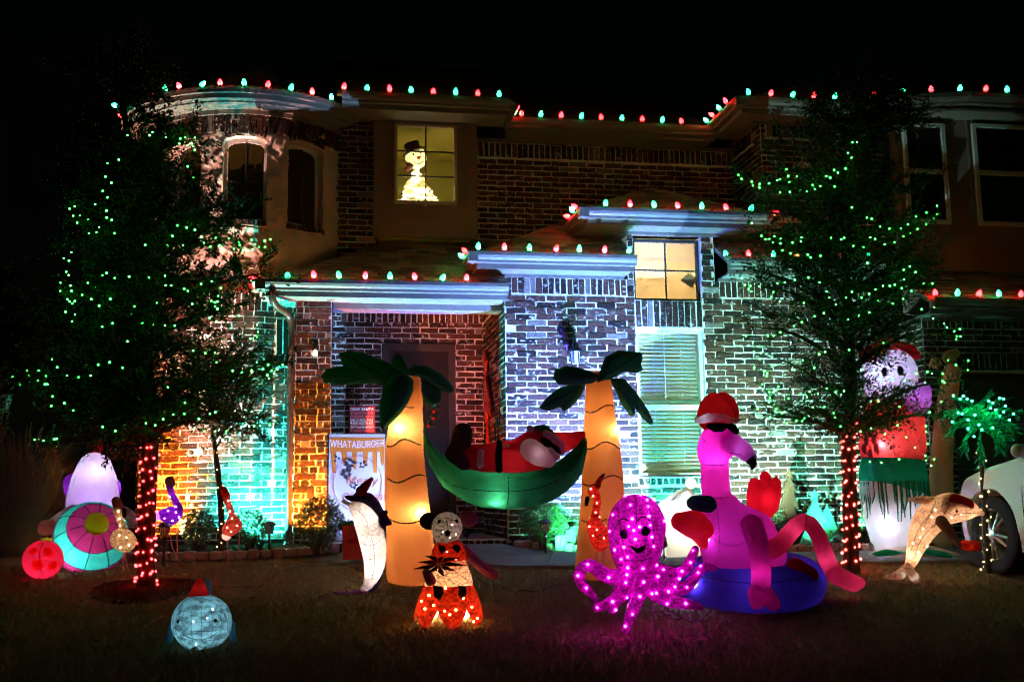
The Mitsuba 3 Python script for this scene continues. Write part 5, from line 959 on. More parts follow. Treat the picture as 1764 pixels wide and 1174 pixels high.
for o_ in ([(298, 1062), (290, 1080), (284, 1110), (295, 1108), (302, 1090)], [(396, 1064), (405, 1072), (409, 1108), (398, 1108), (393, 1090)]): add(d, 'fin', pillow(YI+.02, o_, .02, .3, .012), 'fin_net', True)
dab(d, 'eye', fm, 307, 1070, YI, .014, 'black_mat'); dab(d, 'eye', fm, 371, 1068, YI, .014, 'black_mat'); seam(d, fm, [(316, 1092), (345, 1101), (375, 1088)], YI, .003, 'frame_blue', 10, 'mouth')
# small flamingo figures
def bird(label, Y, neck, body, mat, glow, legs, bulbs, bcol, hat=None, beak=None, head=None, sw=1.5):
    d = thing('flamingo_figure', label, 'light-up figure', FIG); nm = blob([cchain(Y, neck, 10)], .012, 4, 14); bm = blob([pchain(Y, body)], .015, 5); add(d, 'neck', nm, mat, True); add(d, 'body', bm, mat, True)
    if head: add(d, 'head', blob([pchain(Y-.01, head[0])], .01, 3), head[1], True)
    if hat: add(d, 'hat', blob([pchain(Y, hat[0])], .01, 3), hat[1], True)
    if beak: add(d, 'beak', blob([pchain(Y-.02, beak)], .008, 2), 'black_cloth', True)
    for lg in legs: add(d, 'leg', tube([at(u, v, Y) for u, v in lg], .006, 6), 'leg_wire')
    minis(d, cat(nm, bm), bulbs, Y, [x*3 for x in bcol], .008, .08); inner(d, [(q[0], q[1]) for q in body], Y, glow, sw); [bulb_light('n', at(a_[0], a_[1], Y), [x*.22 for x in glow], 1, .014) for a_ in neck[:-1]]; return d
paint('leg_wire', (.55, .28, .36), .5); tinsel('violet_net', (.42, .06, .68), 1.1); tinsel('pink_net', (.80, .22, .16), 1.1); tinsel('hot_pink_net', (.85, .08, .07), 1.1); cloth('grey_felt', (.20, .12, .09), .4)
Yv = gnd(300, 972)[1]
bird('small purple lit flamingo figure before the orange brick', Yv, [(292, 834, 6), (295, 848, 5), (302, 862, 5.5), (308, 876, 7)], [(302, 884, 12), (294, 888, 15), (280, 886, 8), (272, 888, 3)], 'violet_net', (.007, .0015, .010), [[(291, 905), (296, 940), (308, 968)], [(305, 905), (306, 968)]], [(293, 855), (303, 872), (290, 880), (303, 882), (284, 892), (297, 896), (290, 905), (308, 890)], (4, 2, 5), head=([(292, 828, 8), (297, 833, 5)], 'grey_felt'))
Yk = gnd(398, 974)[1]
bird('small pink lit flamingo figure beside the thin leaning trunk', Yk, [(390, 856, 6), (394, 870, 5), (399, 884, 5), (402, 896, 7)], [(402, 904, 14), (394, 912, 11), (390, 922, 6)], 'pink_net', (.008, .0035, .0025), [[(393, 920), (391, 945), (396, 975)], [(413, 915), (411, 945), (424, 955)]], [(393, 862), (396, 880), (400, 893), (392, 908), (408, 905), (398, 915)], (4.5, 2.2, 1.2), hat=([(385, 843, 6), (389, 852, 7)], 'red_net'))
Yc = gnd(212, 985)[1]
bird('small cream lit flamingo figure in front of the striped ball', Yc, [(203, 878, 8), (207, 893, 6), (212, 910, 7)], [(210, 928, 18), (216, 932, 17)], 'warm_net', (.016, .011, .006), [[(214, 948), (216, 962), (222, 985)], [(212, 950), (212, 985)]], [(204, 880), (206, 893), (207, 905), (205, 922), (218, 925), (222, 938), (208, 942)], (3.6, 2.7, 1.6), hat=([(200, 862, 7), (204, 873, 8)], 'grey_felt'), beak=[(214, 878, 4), (214, 888, 3)])
Yr = YH-.48
bird('coral red lit flamingo figure in front of the right inflatable palm', Yr, [(1021, 846, 9), (1029, 862, 6.5), (1026, 880, 7), (1026, 893, 8)], [(1024, 905, 14), (1032, 922, 18), (1034, 935, 14)], 'hot_pink_net', (.012, .004, .002), [[(1028, 945), (1028, 995)], [(1038, 945), (1040, 995)]], [(1018, 842), (1022, 853), (1028, 866), (1026, 882), (1032, 890), (1016, 906), (1028, 912), (1040, 926), (1022, 922)], (4.6, 1.5, .8), hat=([(1029, 836, 6), (1033, 825, 4), (1040, 817, 2.5)], 'red_net'), beak=[(1012, 858, 4), (1010, 868, 3)])
# white glowing cottage lantern
YW = 11.6
d = thing('cottage_lantern', 'glowing white cottage-shaped figure with a ball on its roof', 'light-up figure')
a, b = at(1150, 950, YW), at(1222, 950, YW); hz = at(1150, 868, YW)[2]; tz = at(1186, 842, YW)[2]; zb = float(gz(a[0], a[1]))+.0
hs = trimesh.creation.extrude_polygon(Polygon([(a[0], zb), (b[0], zb), (b[0], hz), ((a[0]+b[0])/2, tz), (a[0], hz)]), .30, engine='earcut'); v = hs.vertices.copy(); hs.vertices = np.column_stack([v[:, 0], YW-v[:, 2]+.3, v[:, 1]]); hs.fix_normals()
hk = add(d, 'house', hs, 'lamp_white'); cloth('lamp_white', (.85, .80, .68), 1.0); bulb_light('cottage_lamp', ((a[0]+b[0])/2, YW+.15, (zb+hz)/2), (.30, .26, .20), 4)
add(hk, 'roof_edge', cat(tube([(a[0]-.03, YW-.01, hz-.02), ((a[0]+b[0])/2, YW-.01, tz+.01), (b[0]+.03, YW-.01, hz-.02)], .018, 8)), 'lamp_white'); pc = at(1190, 832, YW); gb = ball(pc, 10*px(YW), 3); add(hk, 'ball', gb, 'lamp_white', True); bulb_light('ball_lamp_2', pc, (.02, .019, .017), 2); add(hk, 'post', tube([pc-[0, 0, .03], (pc[0], pc[1]+.1, tz-.02)], .015, 8), 'lamp_white')
# ------------------------------------------------------------------ lettering
def text(s, h, x, z, Y, mat, parent, name='lettering', bold=True, w=None, rot=0, depth=.003, italic=0, arc=None):
    "lettering on a board facing the street: left end x, baseline z, front at Y"
    m = meshkit.text_mesh(s, h, depth, bold); v = m.vertices.copy(); ww = v[:, 0].max()-v[:, 0].min(); v[:, 0] -= v[:, 0].min()
    if w: v[:, 0] *= w/ww; ww = w
    v[:, 0] += italic*v[:, 1]
    if arc: v[:, 1] += arc*(1-((v[:, 0]-ww/2)/(ww/2))**2)
    if rot: v[:, 1] += v[:, 0]*math.tan(rot)
    m.vertices = np.column_stack([x+v[:, 0], Y-v[:, 2], z+v[:, 1]]); m.fix_normals() if not m.is_winding_consistent else None
    if m.volume < 0: m.invert()
    return add(parent, name, m, mat)
# banner on a stand before the porch
YN = 12.55; p0, p1 = at(567, 752, YN), at(663, 930, YN); x0, x1, zt, zb_ = p0[0], p1[0], p0[2], at(600, 930, YN)[2]
b = thing('banner_sign', 'blue-white banner with orange stripes and holiday script behind the left palm', 'banner')
paint('banner_mat', (.55, .58, .72), .7); paint('orange_ink', (.62, .22, .03), .7); paint('copper_ink', (.50, .14, .06), .6); paint('navy_ink', (.02, .025, .035), .6); paint('white_ink', (.75, .76, .82), .7)
bm_ = bx(x0, x1, YN, YN+.012, zb_, zt+.03); bm_ = bm_.subdivide().subdivide().subdivide(); v = bm_.vertices.copy(); v[:, 1] += .012*np.sin((v[:, 0]-x0)*14)*(zt-v[:, 2]); bm_.vertices = v
add(b, 'cloth', bm_, 'banner_mat'); W_ = x1-x0; Hh = zt-zb_
add(b, 'band', flat(YN-.003, [(568, 753), (662, 753), (662, 778), (568, 778)], .004), 'orange_ink')
for u, w, l in ((570, 9, 34), (588, 10, 18), (606, 9, 28), (624, 10, 22), (641, 9, 34), (654, 8, 20)): add(b, 'stripe', flat(YN-.003, [(u, 777), (u+w, 777), (u+w-1, 780+l), (u+3, 780+l)], .004), 'orange_ink')
text('WHATABURGER', .075, x0+.012, at(568, 768, YN)[2], YN-.006, 'white_ink', b, w=W_*1.0-.02, arc=-.02)
text('Merry', .085, at(597, 832, YN)[0], at(600, 832, YN)[2], YN-.010, 'copper_ink', b, w=.34, rot=-.06, italic=.25, bold=False)
text('Christmas', .085, at(590, 862, YN)[0], at(600, 862, YN)[2], YN-.010, 'copper_ink', b, w=.50, italic=.25, bold=False)
cc = at(616, 832, YN-.015); add(b, 'ring', tube([cc+np.array([.27*math.cos(t), 0, .31*math.sin(t)]) for t in np.linspace(0, 2*PI, 49)], .0035, 5), 'copper_ink', 40)
rg = np.random.default_rng(91)
for (u, v_, n, L) in ((603, 797, 9, 13), (597, 815, 9, 12), (625, 800, 5, 9), (608, 835, 6, 9), (580, 790, 3, 8)):
    for k in range(n):
        a = 2*PI*k/n+rg.uniform(-.2, .2); c_, s_ = math.cos(a), math.sin(a); l = L*rg.uniform(.7, 1.1)
        add(b, 'printed_leaf', flat(YN-.008-.001*(k % 3), [(u+2*c_, v_+2*s_), (u+l*.55*c_-2.6*s_, v_+l*.55*s_+2.6*c_), (u+l*c_, v_+l*s_), (u+l*.55*c_+2.6*s_, v_+l*.55*s_-2.6*c_)], .002), 'navy_ink')
add(b, 'pole', cat(tube([(x0-.01, YN+.02, zt+.06), (x0-.01, YN+.02, -.15)], .01), tube([(x1+.01, YN+.02, zt+.06), (x1+.01, YN+.02, -.15)], .01), tube([(x0-.02, YN+.02, zt+.035), (x1+.02, YN+.02, zt+.035)], .009)), 'bronze_mat')
# letter board on the porch
YT = 13.9; q0, q1 = at(601, 699, YT), at(646, 756, YT)
b = thing('letter_board', 'tall maroon porch board lettered with a wish list', 'sign'); paint('maroon_mat', (.16, .012, .022), .6); paint('chalk_ink', (.62, .56, .56), .7); paint('rose_ink', (.42, .10, .13), .7)
add(b, 'board', bx(q0[0], q1[0], YT, YT+.02, .095, q0[2]), 'maroon_mat'); hh = q0[2]-q1[2]
for k, (s_, big) in enumerate((('DEAR SANTA', 1), ('THIS YEAR', 0), ('PLEASE GIVE', 0), ('ME A BIG FAT', 1), ('BANK ACCOUNT', 1), ('AND A SLIM BODY', 1), ("PLEASE DON'T", 0), ('MIX THESE TWO', 0), ('UP LIKE YOU', 1), ('DID LAST YEAR', 0))):
    text(s_, .034 if k in (0, 4) else .024, q0[0]+.02, q0[2]-.055-k*.0445, YT-.003, 'chalk_ink' if big else 'rose_ink', b, w=q1[0]-q0[0]-.04)
# red bag with green top beside the banner, blue gift boxes
YG = 12.0; a = at(590, 948, YG); w_ = 36*px(YG)
b = thing('gift_bag', 'red gift bag with green paper beside the upright dolphin', 'gift bag'); paint('bag_red', (.42, .03, .025), .6); paint('paper_green', (.05, .22, .05), .7)
zz = gz(a[0], YG)+.03; hg = at(590, 905, YG)[2]-zz; m = trimesh.creation.box((w_, .14, hg)); v = m.vertices.copy(); v[:, 0] *= 1+.12*(v[:, 2]/hg); m.vertices = v; m.apply_translation((a[0]+w_/2, YG+.07, zz+hg/2)); add(b, 'bag', m, 'bag_red')
rg = np.random.default_rng(92); v, f = leaves(np.column_stack([a[0]+w_*rg.random(60), YG+.14*rg.random(60), np.full(60, zz+hg-.02)]), np.column_stack([rg.normal(0, .5, 60), rg.normal(0, .5, 60), np.ones(60)]), .09, .05, rg); add(b, 'paper', (v, f), 'paper_green'); add(b, 'bow', blob([[(a[0]+w_*.4, YG-.02, zz+hg*.55, .03), (a[0]+w_*.6, YG-.02, zz+hg*.55, .03)]], .012, 3), 'hat_felt', True)
paint('gift_blue', (.03, .035, .16), .35); paint('gift_brown', (.10, .05, .035), .5)
for (u, mt, w, hgt, Yb, lb) in ((967, 'gift_blue', .13, .15, 12.25, 'small dark blue gift box on the bed edge by the right palm'), (984, 'gift_brown', .12, .19, 12.4, 'small brown gift box behind the blue one')):
    g_ = thing('gift_box', lb, 'gift box'); c = at(u, 945, Yb); z_ = max(gz(c[0], Yb), -.2)+.06; add(g_, 'box', bx(c[0]-w/2, c[0]+w/2, Yb, Yb+w, z_, z_+hgt), mt); add(g_, 'ribbon', cat(bx(c[0]-.012, c[0]+.012, Yb-.003, Yb+w+.003, z_, z_+hgt+.003)), 'trim_mat')
    add(g_, 'bow', cat(ball((c[0]-.03, Yb+w/2, z_+hgt+.018), .024, 1, (1.2, .6, .8)), ball((c[0]+.03, Yb+w/2, z_+hgt+.018), .024, 1, (1.2, .6, .8))), 'trim_mat', True)
# wooden trees
paint('pine_board', mottled((.085, .042, .016), .25, 30), .7); paint('green_board', (.10, .46, .29), .6)
def cutout(label, u, v0, v1, w, Y, mat, tiers=3, star=True, thick=.03, yaw=0):
    d = thing('cutout_tree', label, 'wooden tree', 'flat wooden trees at the wall'); H_ = v1-v0; L = [(u, v0)]; R_ = []
    for k in range(tiers):
        a0, a1 = v0+H_*(k+.35 if k else 1)*.92/tiers*(.0 if k == 0 else 1), v0+H_*(k+1)*.92/tiers; wo = w*(.45+.55*(k+1)/tiers); R_ += [(u+wo/2, a1), (u+wo*.24, a1-H_*.035)]
    R_ += [(u+w*.09, v0+H_*.93), (u+w*.09, v1)]
    pts = L+R_+[(2*u-a, b_) for a, b_ in R_[::-1]]; m = flat(Y, pts, thick); c = m.vertices.mean(0)
    if yaw: m.apply_transform(trimesh.transformations.rotation_matrix(yaw, [0, 0, 1], c))
    add(d, 'tree_board', m, mat)
    if star: st = [(u+(11 if i % 2 == 0 else 4.6)*math.sin(i*PI/5), v0-3-(11 if i % 2 == 0 else 4.6)*math.cos(i*PI/5)) for i in range(10)]; add(d, 'star', flat(Y-.02, st, .015), mat)
    return d
cutout('tall tan wooden cut-out tree with a star behind the red tail', 1359, 818, 945, 52, 12.55, 'pine_board', 4, yaw=.25)
cutout('green-lit wooden cut-out tree with a bright star', 1403, 856, 955, 60, 12.1, 'green_board', 2)
cutout('broad green-painted board tree leaning behind the starred tree', 1424, 868, 962, 70, 12.3, 'green_board', 1, False, .04, -.5)
cutout('small tan wooden cut-out tree between the two bigger trees', 1386, 868, 950, 34, 12.75, 'pine_board', 3, False)
# path lights
def path_light(label, u, v, Y, lit=None, tall=.34):
    d = thing('path_light', label, 'path light', 'short path lights in the beds'); c = at(u, v, Y); z0 = gz(c[0], Y)-.1; x, y, z = c
    add(d, 'pole', tube([(x, y, z0), (x, y, z-.05)], .012, 8), 'black_mat'); add(d, 'lens', lathe([(.0005, -.05), (.036, -.05), (.052, .045), (.0005, .045)], (x, y, z), 16), 'lens_mat', 40)
    add(d, 'cap', lathe([(.0005, .045), (.075, .04), (.078, .05), (.04, .085), (.0005, .095)], (x, y, z), 18), 'black_mat', 40); add(d, 'rib', cat(*[tube([(x+.053*math.cos(a), y+.053*math.sin(a), z+.045), (x+.038*math.cos(a), y+.038*math.sin(a), z-.05)], .004, 4) for a in np.linspace(0, 2*PI, 13)[:-1]]), 'black_mat')
paint('lens_mat', (.55, .52, .45), .3)
path_light('black path light right of the walkway before the green bush', 939, 908, 12.05); path_light('black path light at the foot of the downspout', 464, 911, 12.55); path_light('black path light beside the tan cut-out tree', 1352, 914, 12.3); path_light('black path light left of the purple flamingo', 283, 914, 12.0); path_light('dome path light beside the green cut-out trees', 1440, 940, 11.7)
# edging stones
rg = np.random.default_rng(93); scene['stone_mat'] = {'type': 'diffuse', 'reflectance': mottled((.34, .25, .19), .5, 14)}
ed = thing('stone_edging', 'row of rough stones edging the planting beds', 'stone edging')
cs_ = [curve([(2.2, 12.72), (2.72, 12.28), (3.6, 12.04), (5.4, 11.86), (6.9, 11.86)], 40), curve([(-3.0, 12.7), (-1.6, 12.32), (-.5, 12.4), (.15, 12.7)], 26)]
for c in cs_:
    for i in range(len(c)-1):
        p = (c[i]+c[i+1])/2; L = np.linalg.norm(c[i+1]-c[i]); m = trimesh.creation.icosphere(2, radius=1); v = m.vertices; v = np.sign(v)*np.abs(v)**.55; v *= np.array([L*.5, .065, .055])*rg.uniform(.85, 1.15, 3); v += .02*(meshkit.fbm(v*9+i, 3)[:, None]-.5)
        an_ = math.atan2(*(c[i+1]-c[i])[::-1]); m.vertices = v; m.apply_transform(trimesh.transformations.rotation_matrix(an_+rg.normal(0, .1), [0, 0, 1])); m.apply_translation((p[0], p[1], gz(p[0], p[1])+.055)); add(ed, 'stone', m, 'stone_mat', 50)
# mulch ring, cables and litter
mr = trimesh.creation.cylinder(.52, .06, sections=40).subdivide().subdivide(); v = mr.vertices.copy(); c = bL; e = meshkit.fbm(np.column_stack([v[:, 0]*4, v[:, 1]*4, v[:, 0]*0]), 3); rr = np.hypot(v[:, 0], v[:, 1]); v[:, :2] *= (1+.3*(e-.5))[:, None]; v[:, 2] = np.where(v[:, 2] > 0, lawn_z(v[:, 0]+c[0], v[:, 1]+c[1])+.05*(1-(rr/.52)**2)+.05*(e-.45), gz(v[:, 0]+c[0], v[:, 1]+c[1])-.1); mr.vertices = v+[c[0], c[1], 0]
struct('mulch_ring', mr, 'mulch_mat', True, label='ring of dark mulch round the left tree', cat='mulch bed')
def cable(label, uvs, r=.004, mat='black_mat'):
    d = thing('power_cable', label, 'cable'); c = curve([gnd(*q)+[0, 0, .035] for q in uvs], 40); c[:, 2] = lawn_z(c[:, 0], c[:, 1])+.02+.01*np.sin(np.arange(40)*.9); add(d, 'cord', tube(c, r, 5), mat, 40)
cable('thin black cable from the left tree across the lawn', [(265, 1018), (300, 1030), (350, 1012), (420, 1016), (480, 990), (540, 975), (620, 985)]); cable('pale cable loop on the lawn left of the blue fish', [(150, 1045), (185, 1055), (205, 1040), (210, 1060), (240, 1062), (245, 1085)], .004, 'trim_mat'); cable('thin cable lying from the octopus towards the swim ring', [(1120, 1050), (1150, 1062), (1190, 1070), (1230, 1066)]); cable('thin cable behind the mouse figure', [(820, 1000), (850, 1012), (900, 1022), (960, 1012), (1010, 990)])
lt = []; rg = np.random.default_rng(94)
lx, ly = rg.uniform(-3.5, 6.5, 420), rg.uniform(7.6, 12.2, 420); lzp = np.column_stack([lx, ly, lawn_z(lx, ly)+.03]); v, f = leaves(lzp, np.column_stack([rg.normal(0, 1, 420), rg.normal(0, 1, 420), rg.normal(0, .25, 420)]), .055, .03, rg)
scene['litter_mat'] = {'type': 'twosided', 'bsdf': {'type': 'diffuse', 'reflectance': mottled((.22, .14, .07), .5, 9)}}
struct('fallen_leaves', (v, f), 'litter_mat', kind='stuff', label='dry fallen leaves scattered on the lawn', cat='leaves')
# wall lantern, pillar lamp, wreath, porch figure
YLn = 12.86; c = at(991, 612, YLn); d = thing('wall_lantern', 'dark wall lantern on the brick above the right inflatable palm', 'lantern')
add(d, 'cage', lathe([(.0005, -.10), (.045, -.10), (.062, .05), (.0005, .05)], c, 6), 'frost_mat'); paint('frost_mat', (.35, .37, .55), .3)
add(d, 'roof', lathe([(.0005, .05), (.092, .045), (.05, .11), (.03, .16), (.012, .18), (.012, .22), (.0005, .23)], c, 12), 'black_mat', 30); add(d, 'bars', cat(*[tube([c+[.047*math.cos(a), .047*math.sin(a), -.10], c+[.064*math.cos(a), .064*math.sin(a), .05]], .006, 4) for a in np.arange(6)*PI/3]), 'black_mat')
add(d, 'bracket', cat(tube(curve([c+[0, 0, .2], c+[0, .05, .26], c+[0, .11, .2], c+[0, .135, .1]], 10), .012, 8), bx(c[0]-.035, c[0]+.035, 12.975, 12.99, c[2]-.02, c[2]+.18)), 'black_mat')
c = at(543, 607, 12.98); d = thing('pillar_lamp', 'small warm lamp fixed to the porch pillar', 'lamp'); add(d, 'arm', cat(tube([c+[0, .11, .07], c+[0, .02, .07], c+[0, 0, .04]], .012, 8), bx(c[0]-.03, c[0]+.03, 13.07, 13.09, c[2]+.03, c[2]+.12)), 'black_mat', 40)
add(d, 'shade', lathe([(.0005, -.035), (.03, -.035), (.028, .02), (.0005, .04)], c, 12), 'lamp_white', 40, light=emit((2.2, 1.25, .6), 1))
rg = np.random.default_rng(95); c = np.array([1.26, 14.93, 1.72]); d = thing('door_wreath', 'dark wreath with red berries on the front door', 'wreath'); pp_, dd_ = [], []
for t in np.linspace(0, 2*PI, 260): pp_.append(c+[.2*math.cos(t), 0, .2*math.sin(t)]+rg.normal(0, .025, 3)*[1, .6, 1]); dd_.append(rg.normal(0, 1, 3)*[1, .5, 1])
v, f = leaves(np.array(pp_), np.array(dd_), .09, .03, rg); add(d, 'leaves', (v, f), 'leaf_mat')
for t in np.linspace(.2, 6.0, 10): add(d, 'berry', ball(c+[.2*math.cos(t), -.05, .2*math.sin(t)], .024, 1), 'berry_mat', True)
paint('berry_mat', (.45, .02, .02), .25)
def flat_left(pts, X, thick):
    "a flat figure on the porch side wall, points (y, z)"
    m = trimesh.creation.extrude_polygon(Polygon(pts).buffer(0), thick, engine='earcut'); v = m.vertices.copy(); m.vertices = np.column_stack([X-v[:, 2], v[:, 0], v[:, 1]]); m.fix_normals(); return m
d = thing('glitter_bird', 'red glitter bird ornament hung on the porch side wall', 'wall ornament'); scene['glitter_mat'] = {'type': 'twosided', 'bsdf': {'type': 'principled', 'base_color': proc(lambda p, n, uv: mix((.25, .008, .004), (.95, .12, .05), smoothstep(.5, .9, cell_rand(p.x*90, p.y*90, p.z*90)))), 'roughness': .3, 'metallic': .6}}
add(d, 'bird', flat_left([(14.35, 1.55), (14.45, 1.65), (14.5, 1.9), (14.42, 2.2), (14.5, 2.45), (14.38, 2.55), (14.28, 2.4), (14.34, 2.2), (14.2, 2.05), (14.0, 1.85), (13.85, 1.6), (14.0, 1.65), (14.2, 1.7)], 2.12, .03), 'glitter_mat'); add(d, 'legs', cat(*[tube([(2.10, 14.3-q, 1.6), (2.10, 14.28-q, 1.1)], .010, 5) for q in (0, .12)]), 'glitter_mat')
d = thing('iron_hook', 'dark twisted iron ornament at the outer edge of the porch wall', 'wall ornament'); add(d, 'scroll', tube(curve([(2.1, 13.25, 1.0), (2.08, 13.2, 1.35), (2.08, 13.35, 1.55), (2.08, 13.45, 1.4), (2.08, 13.3, 1.25), (2.08, 13.15, 1.45), (2.1, 13.1, 1.6)], 40), .012, 6), 'black_mat', 40)
# snowman tree in the upper window
YSn = 14.25; d = thing('snowman_tree', 'glowing white tinsel snowman tree in a black hat in the upper window', 'christmas tree'); rg = np.random.default_rng(96); Vv, Ff, o_ = [], [], 0
top, bot = at(717, 292, YSn), at(720, 368, YSn); cloth('tinsel_white', (.92, .90, .74), 1.0)
for k in range(230):
    t = rg.random()**.7; r = (.04+.33*t)*rg.uniform(.75, 1.05); a = rg.uniform(0, 2*PI); p0_ = np.array([top[0]+(bot[0]-top[0])*t, YSn, top[2]+(bot[2]-top[2])*t]); p1_ = p0_+[r*math.cos(a), r*math.sin(a), rg.normal(.0, .02)]
    m = tube([p0_, (p0_+p1_)/2+[0, 0, .012], p1_], [.010, .020, .012], 5); Vv.append(m.vertices); Ff.append(m.faces+o_); o_ += len(m.vertices)
add(d, 'branches', (np.vstack(Vv), np.vstack(Ff)), 'tinsel_white', kind='stuff')
hc = at(717, 272, YSn-.02); hdm_ = ball(hc, .145, 3, (1, .9, 1.05)); hk = add(d, 'head', hdm_, 'tinsel_white', True)
b1, b2 = at(702, 273, YSn), at(735, 258, YSn); ax_ = np.array([-.35, 0, .94]); hatc = hc+np.array([-.025, -.02, .07]); add(d, 'hat', lathe([(.0005, -.01), (.165, -.012), (.165, .008), (.095, .012), (.105, .13), (.0005, .135)], hatc, 26, ax_), 'black_mat', 40); add(d, 'hat_band', lathe([(.0975, .014), (.0995, .05), (.090, .05), (.09, .014)], hatc, 26, ax_), 'hat_felt', 40)
for u, v_, r_ in ((712, 266, .014), (724, 263, .014)): p, n = on_front(hdm_, u, v_, YSn); add(hk, 'eye', ball(p, r_, 1), 'black_mat', True)
p, n = on_front(hdm_, 721, 272, YSn); add(hk, 'nose', lathe([(.0005, 0), (.026, 0), (.0005, .07)], p, 12, [.5, -.85, .1]), 'carrot_mat', 40); paint('carrot_mat', (.55, .16, .04), .6); seam(hk, hdm_, [(713, 278), (719, 282), (725, 281), (729, 276)], YSn, .005, 'black_mat', 8, 'smile'); add(d, 'scarf', blob([[(hc[0]-.11, YSn-.03, hc[2]-.09, .035), (hc[0]-.07, YSn-.1, hc[2]-.14, .03), (hc[0]-.13, YSn-.06, hc[2]-.18, .03)]], .012, 3), 'pink_felt', True)
bulb_light('snow_head', hc, (.09, .078, .04), 3, .04); 
for t, q in ((.25, .14), (.55, .22), (.85, .30)): bulb_light('snow_tree', top+(bot-top)*t, (q, q*.85, q*.40), 3, .035)
for k in range(70):
    t = rg.random()**.7; a = rg.uniform(0, 2*PI); r = .34*t*rg.random()**.45+.03; add(d, 'bulb', BALL, None, place=T().translate([float(c) for c in np.array([top[0]+(bot[0]-top[0])*t+r*math.cos(a), YSn+r*math.sin(a)*.9, top[2]+(bot[2]-top[2])*t])]) @ T().scale(.012), light=emit((32, 29, 18), .2))
# ------------------------------------------------------------------ light-up palm
bP2 = gnd(1703, 985); YP2 = bP2[1]; d = thing('palm_light_tree', 'green light-up palm on a dark pole in front of the car', 'light-up palm'); tinsel('frond_net', (.03, .55, .30), 1.0, 80.)
pc_ = curve([bP2-[0, 0, .05], at(1698, 890, YP2), at(1692, 800, YP2), at(1688, 762, YP2)], 18); add(d, 'pole', tube(pc_, np.linspace(.05, .03, 18), 10), 'bronze_mat', 50)
hub = at(1689, 738, YP2); rg = np.random.default_rng(97); frp = []
for (u, v_, dy) in ((1630, 712, .0), (1636, 745, .1), (1650, 690, .2), (1662, 775, -.05), (1690, 795, -.1), (1723, 775, -.1), (1748, 742, 0), (1755, 712, .1), (1728, 690, .2), (1700, 680, .3), (1672, 700, -.25), (1712, 715, -.25), (1740, 762, .15)):
    tip = at(u, v_, YP2+dy); midp = (hub+tip)/2+np.array([0, 0, .10]); c = curve([hub, midp, tip], 14); tt = np.gradient(c, axis=0); ps, ds = [], []
    for i in range(1, 14):
        for s_ in (-1, 1):
            for _ in range(2): ps.append(c[i]); e = tt[i]/np.linalg.norm(tt[i]); sd = np.cross(e, [0, .6, .8]); sd /= np.linalg.norm(sd)+1e-9; ds.append(sd*s_+e*.9+np.array([0, 0, -.35])+rg.normal(0, .15, 3))
    v, f = leaves(np.array(ps), np.array(ds), .125, .022, rg); m = trimesh.Trimesh(v, f, process=False); add(d, 'frond', cat(m, tube(c, .006, 4)), 'frond_net'); frp.append(c)
GB = unpack('1110,678 1145,695 1160,680 1180,695 1205,705 1135,765 1155,770 1185,800 1105,810 1220,775 1280,770 1300,742 1325,750 1365,760 1290,705 1310,715 1345,690 1365,695 1375,730 1395,800 1240,825 1215,885 1310,840 1185,845 1255,850 1415,770 1345,780', 1264, 450)
for u, v_ in GB: add(d, 'bulb', BALL, None, place=T().translate([float(c) for c in at(u, v_, YP2-.16)]) @ T().scale(.0118), light=emit((.6, 40, 13), .2))
for p in wrap(pc_, np.linspace(.05, .03, 18), bP2[2]+.02, pc_[-1][2]-.05, 34, 9, 5): add(d, 'bulb', BALL, None, place=T().translate([float(c) for c in p]) @ T().scale(.0095), light=emit((3.6, 2.9, .9), .06))
for u in (1690, 1704, 1718): add(d, 'bulb', BALL, None, place=T().translate([float(c) for c in gnd(u, 985)+[0, 0, .03]]) @ T().scale(.010), light=emit((3.6, 2.9, .9), .06))
# ------------------------------------------------------------------ parked car (nose to the garage)
car = thing('parked_car', 'white car parked at the right edge, front wheel beside the light-up palm', 'car'); paint('car_paint', (.84, .86, .90), .25, .5, clearcoat=.8); paint('tyre_mat', (.015, .015, .016), .8); paint('rim_mat', (.5, .5, .52), .3, metallic=.8); paint('amber_mat', (.6, .2, .03), .25); paint('lamp_clear', (.5, .52, .55), .15)
XC, YC, ZC_, ZG = 6.83, 10.53, .12, -.27
prof = [(11.42, ZG+.22), (11.50, ZG+.40), (11.48, ZG+.62), (11.36, ZG+.80), (11.10, ZG+.93), (10.6, ZG+1.07), (10.05, ZG+1.16), (9.98, ZG+1.18), (9.0, ZG+1.22), (7.2, ZG+1.22), (6.75, ZG+1.1), (6.65, ZG+.6), (6.7, ZG+.25)]
body = m3.CrossSection([[(y, z) for y, z in prof]]).extrude(1.84, 24); body = body.refine_to_length(.12); wells = None
for yw in (YC, YC-2.75): body = body-m3.Manifold.cylinder(2.2, .475, .475, 48).translate([yw, ZC_, -.2]) if False else body-m3.Manifold.cylinder(.42, .475, .475, 48).translate([yw, ZC_, -.05])-m3.Manifold.cylinder(.42, .475, .475, 48).translate([yw, ZC_, 1.5])
g = body.refine_to_length(.10).to_mesh(); v = np.array(g.vert_properties[:, :3], float); yy, zz_, xx = v[:, 0], v[:, 1], v[:, 2]; n_ = np.abs(xx/1.84*2-1); fr_ = np.clip((yy-10.9)/.6, 0, 1)
yy = yy-.30*fr_*n_**3; sh_ = .06*np.clip((zz_-(ZG+.75))/.45, 0, 1)**1.5+.05*np.clip(((ZG+.45)-zz_)/.25, 0, 1); sh_ = sh_+.10*fr_**2*np.clip(n_, .0, 1); xx = .92+(xx-.92)*(1-sh_/.92)
cm = trimesh.Trimesh(np.column_stack([XC+xx, yy, zz_]), g.tri_verts, process=False); cm.fix_normals(); add(car, 'body', cm, 'car_paint', 35)
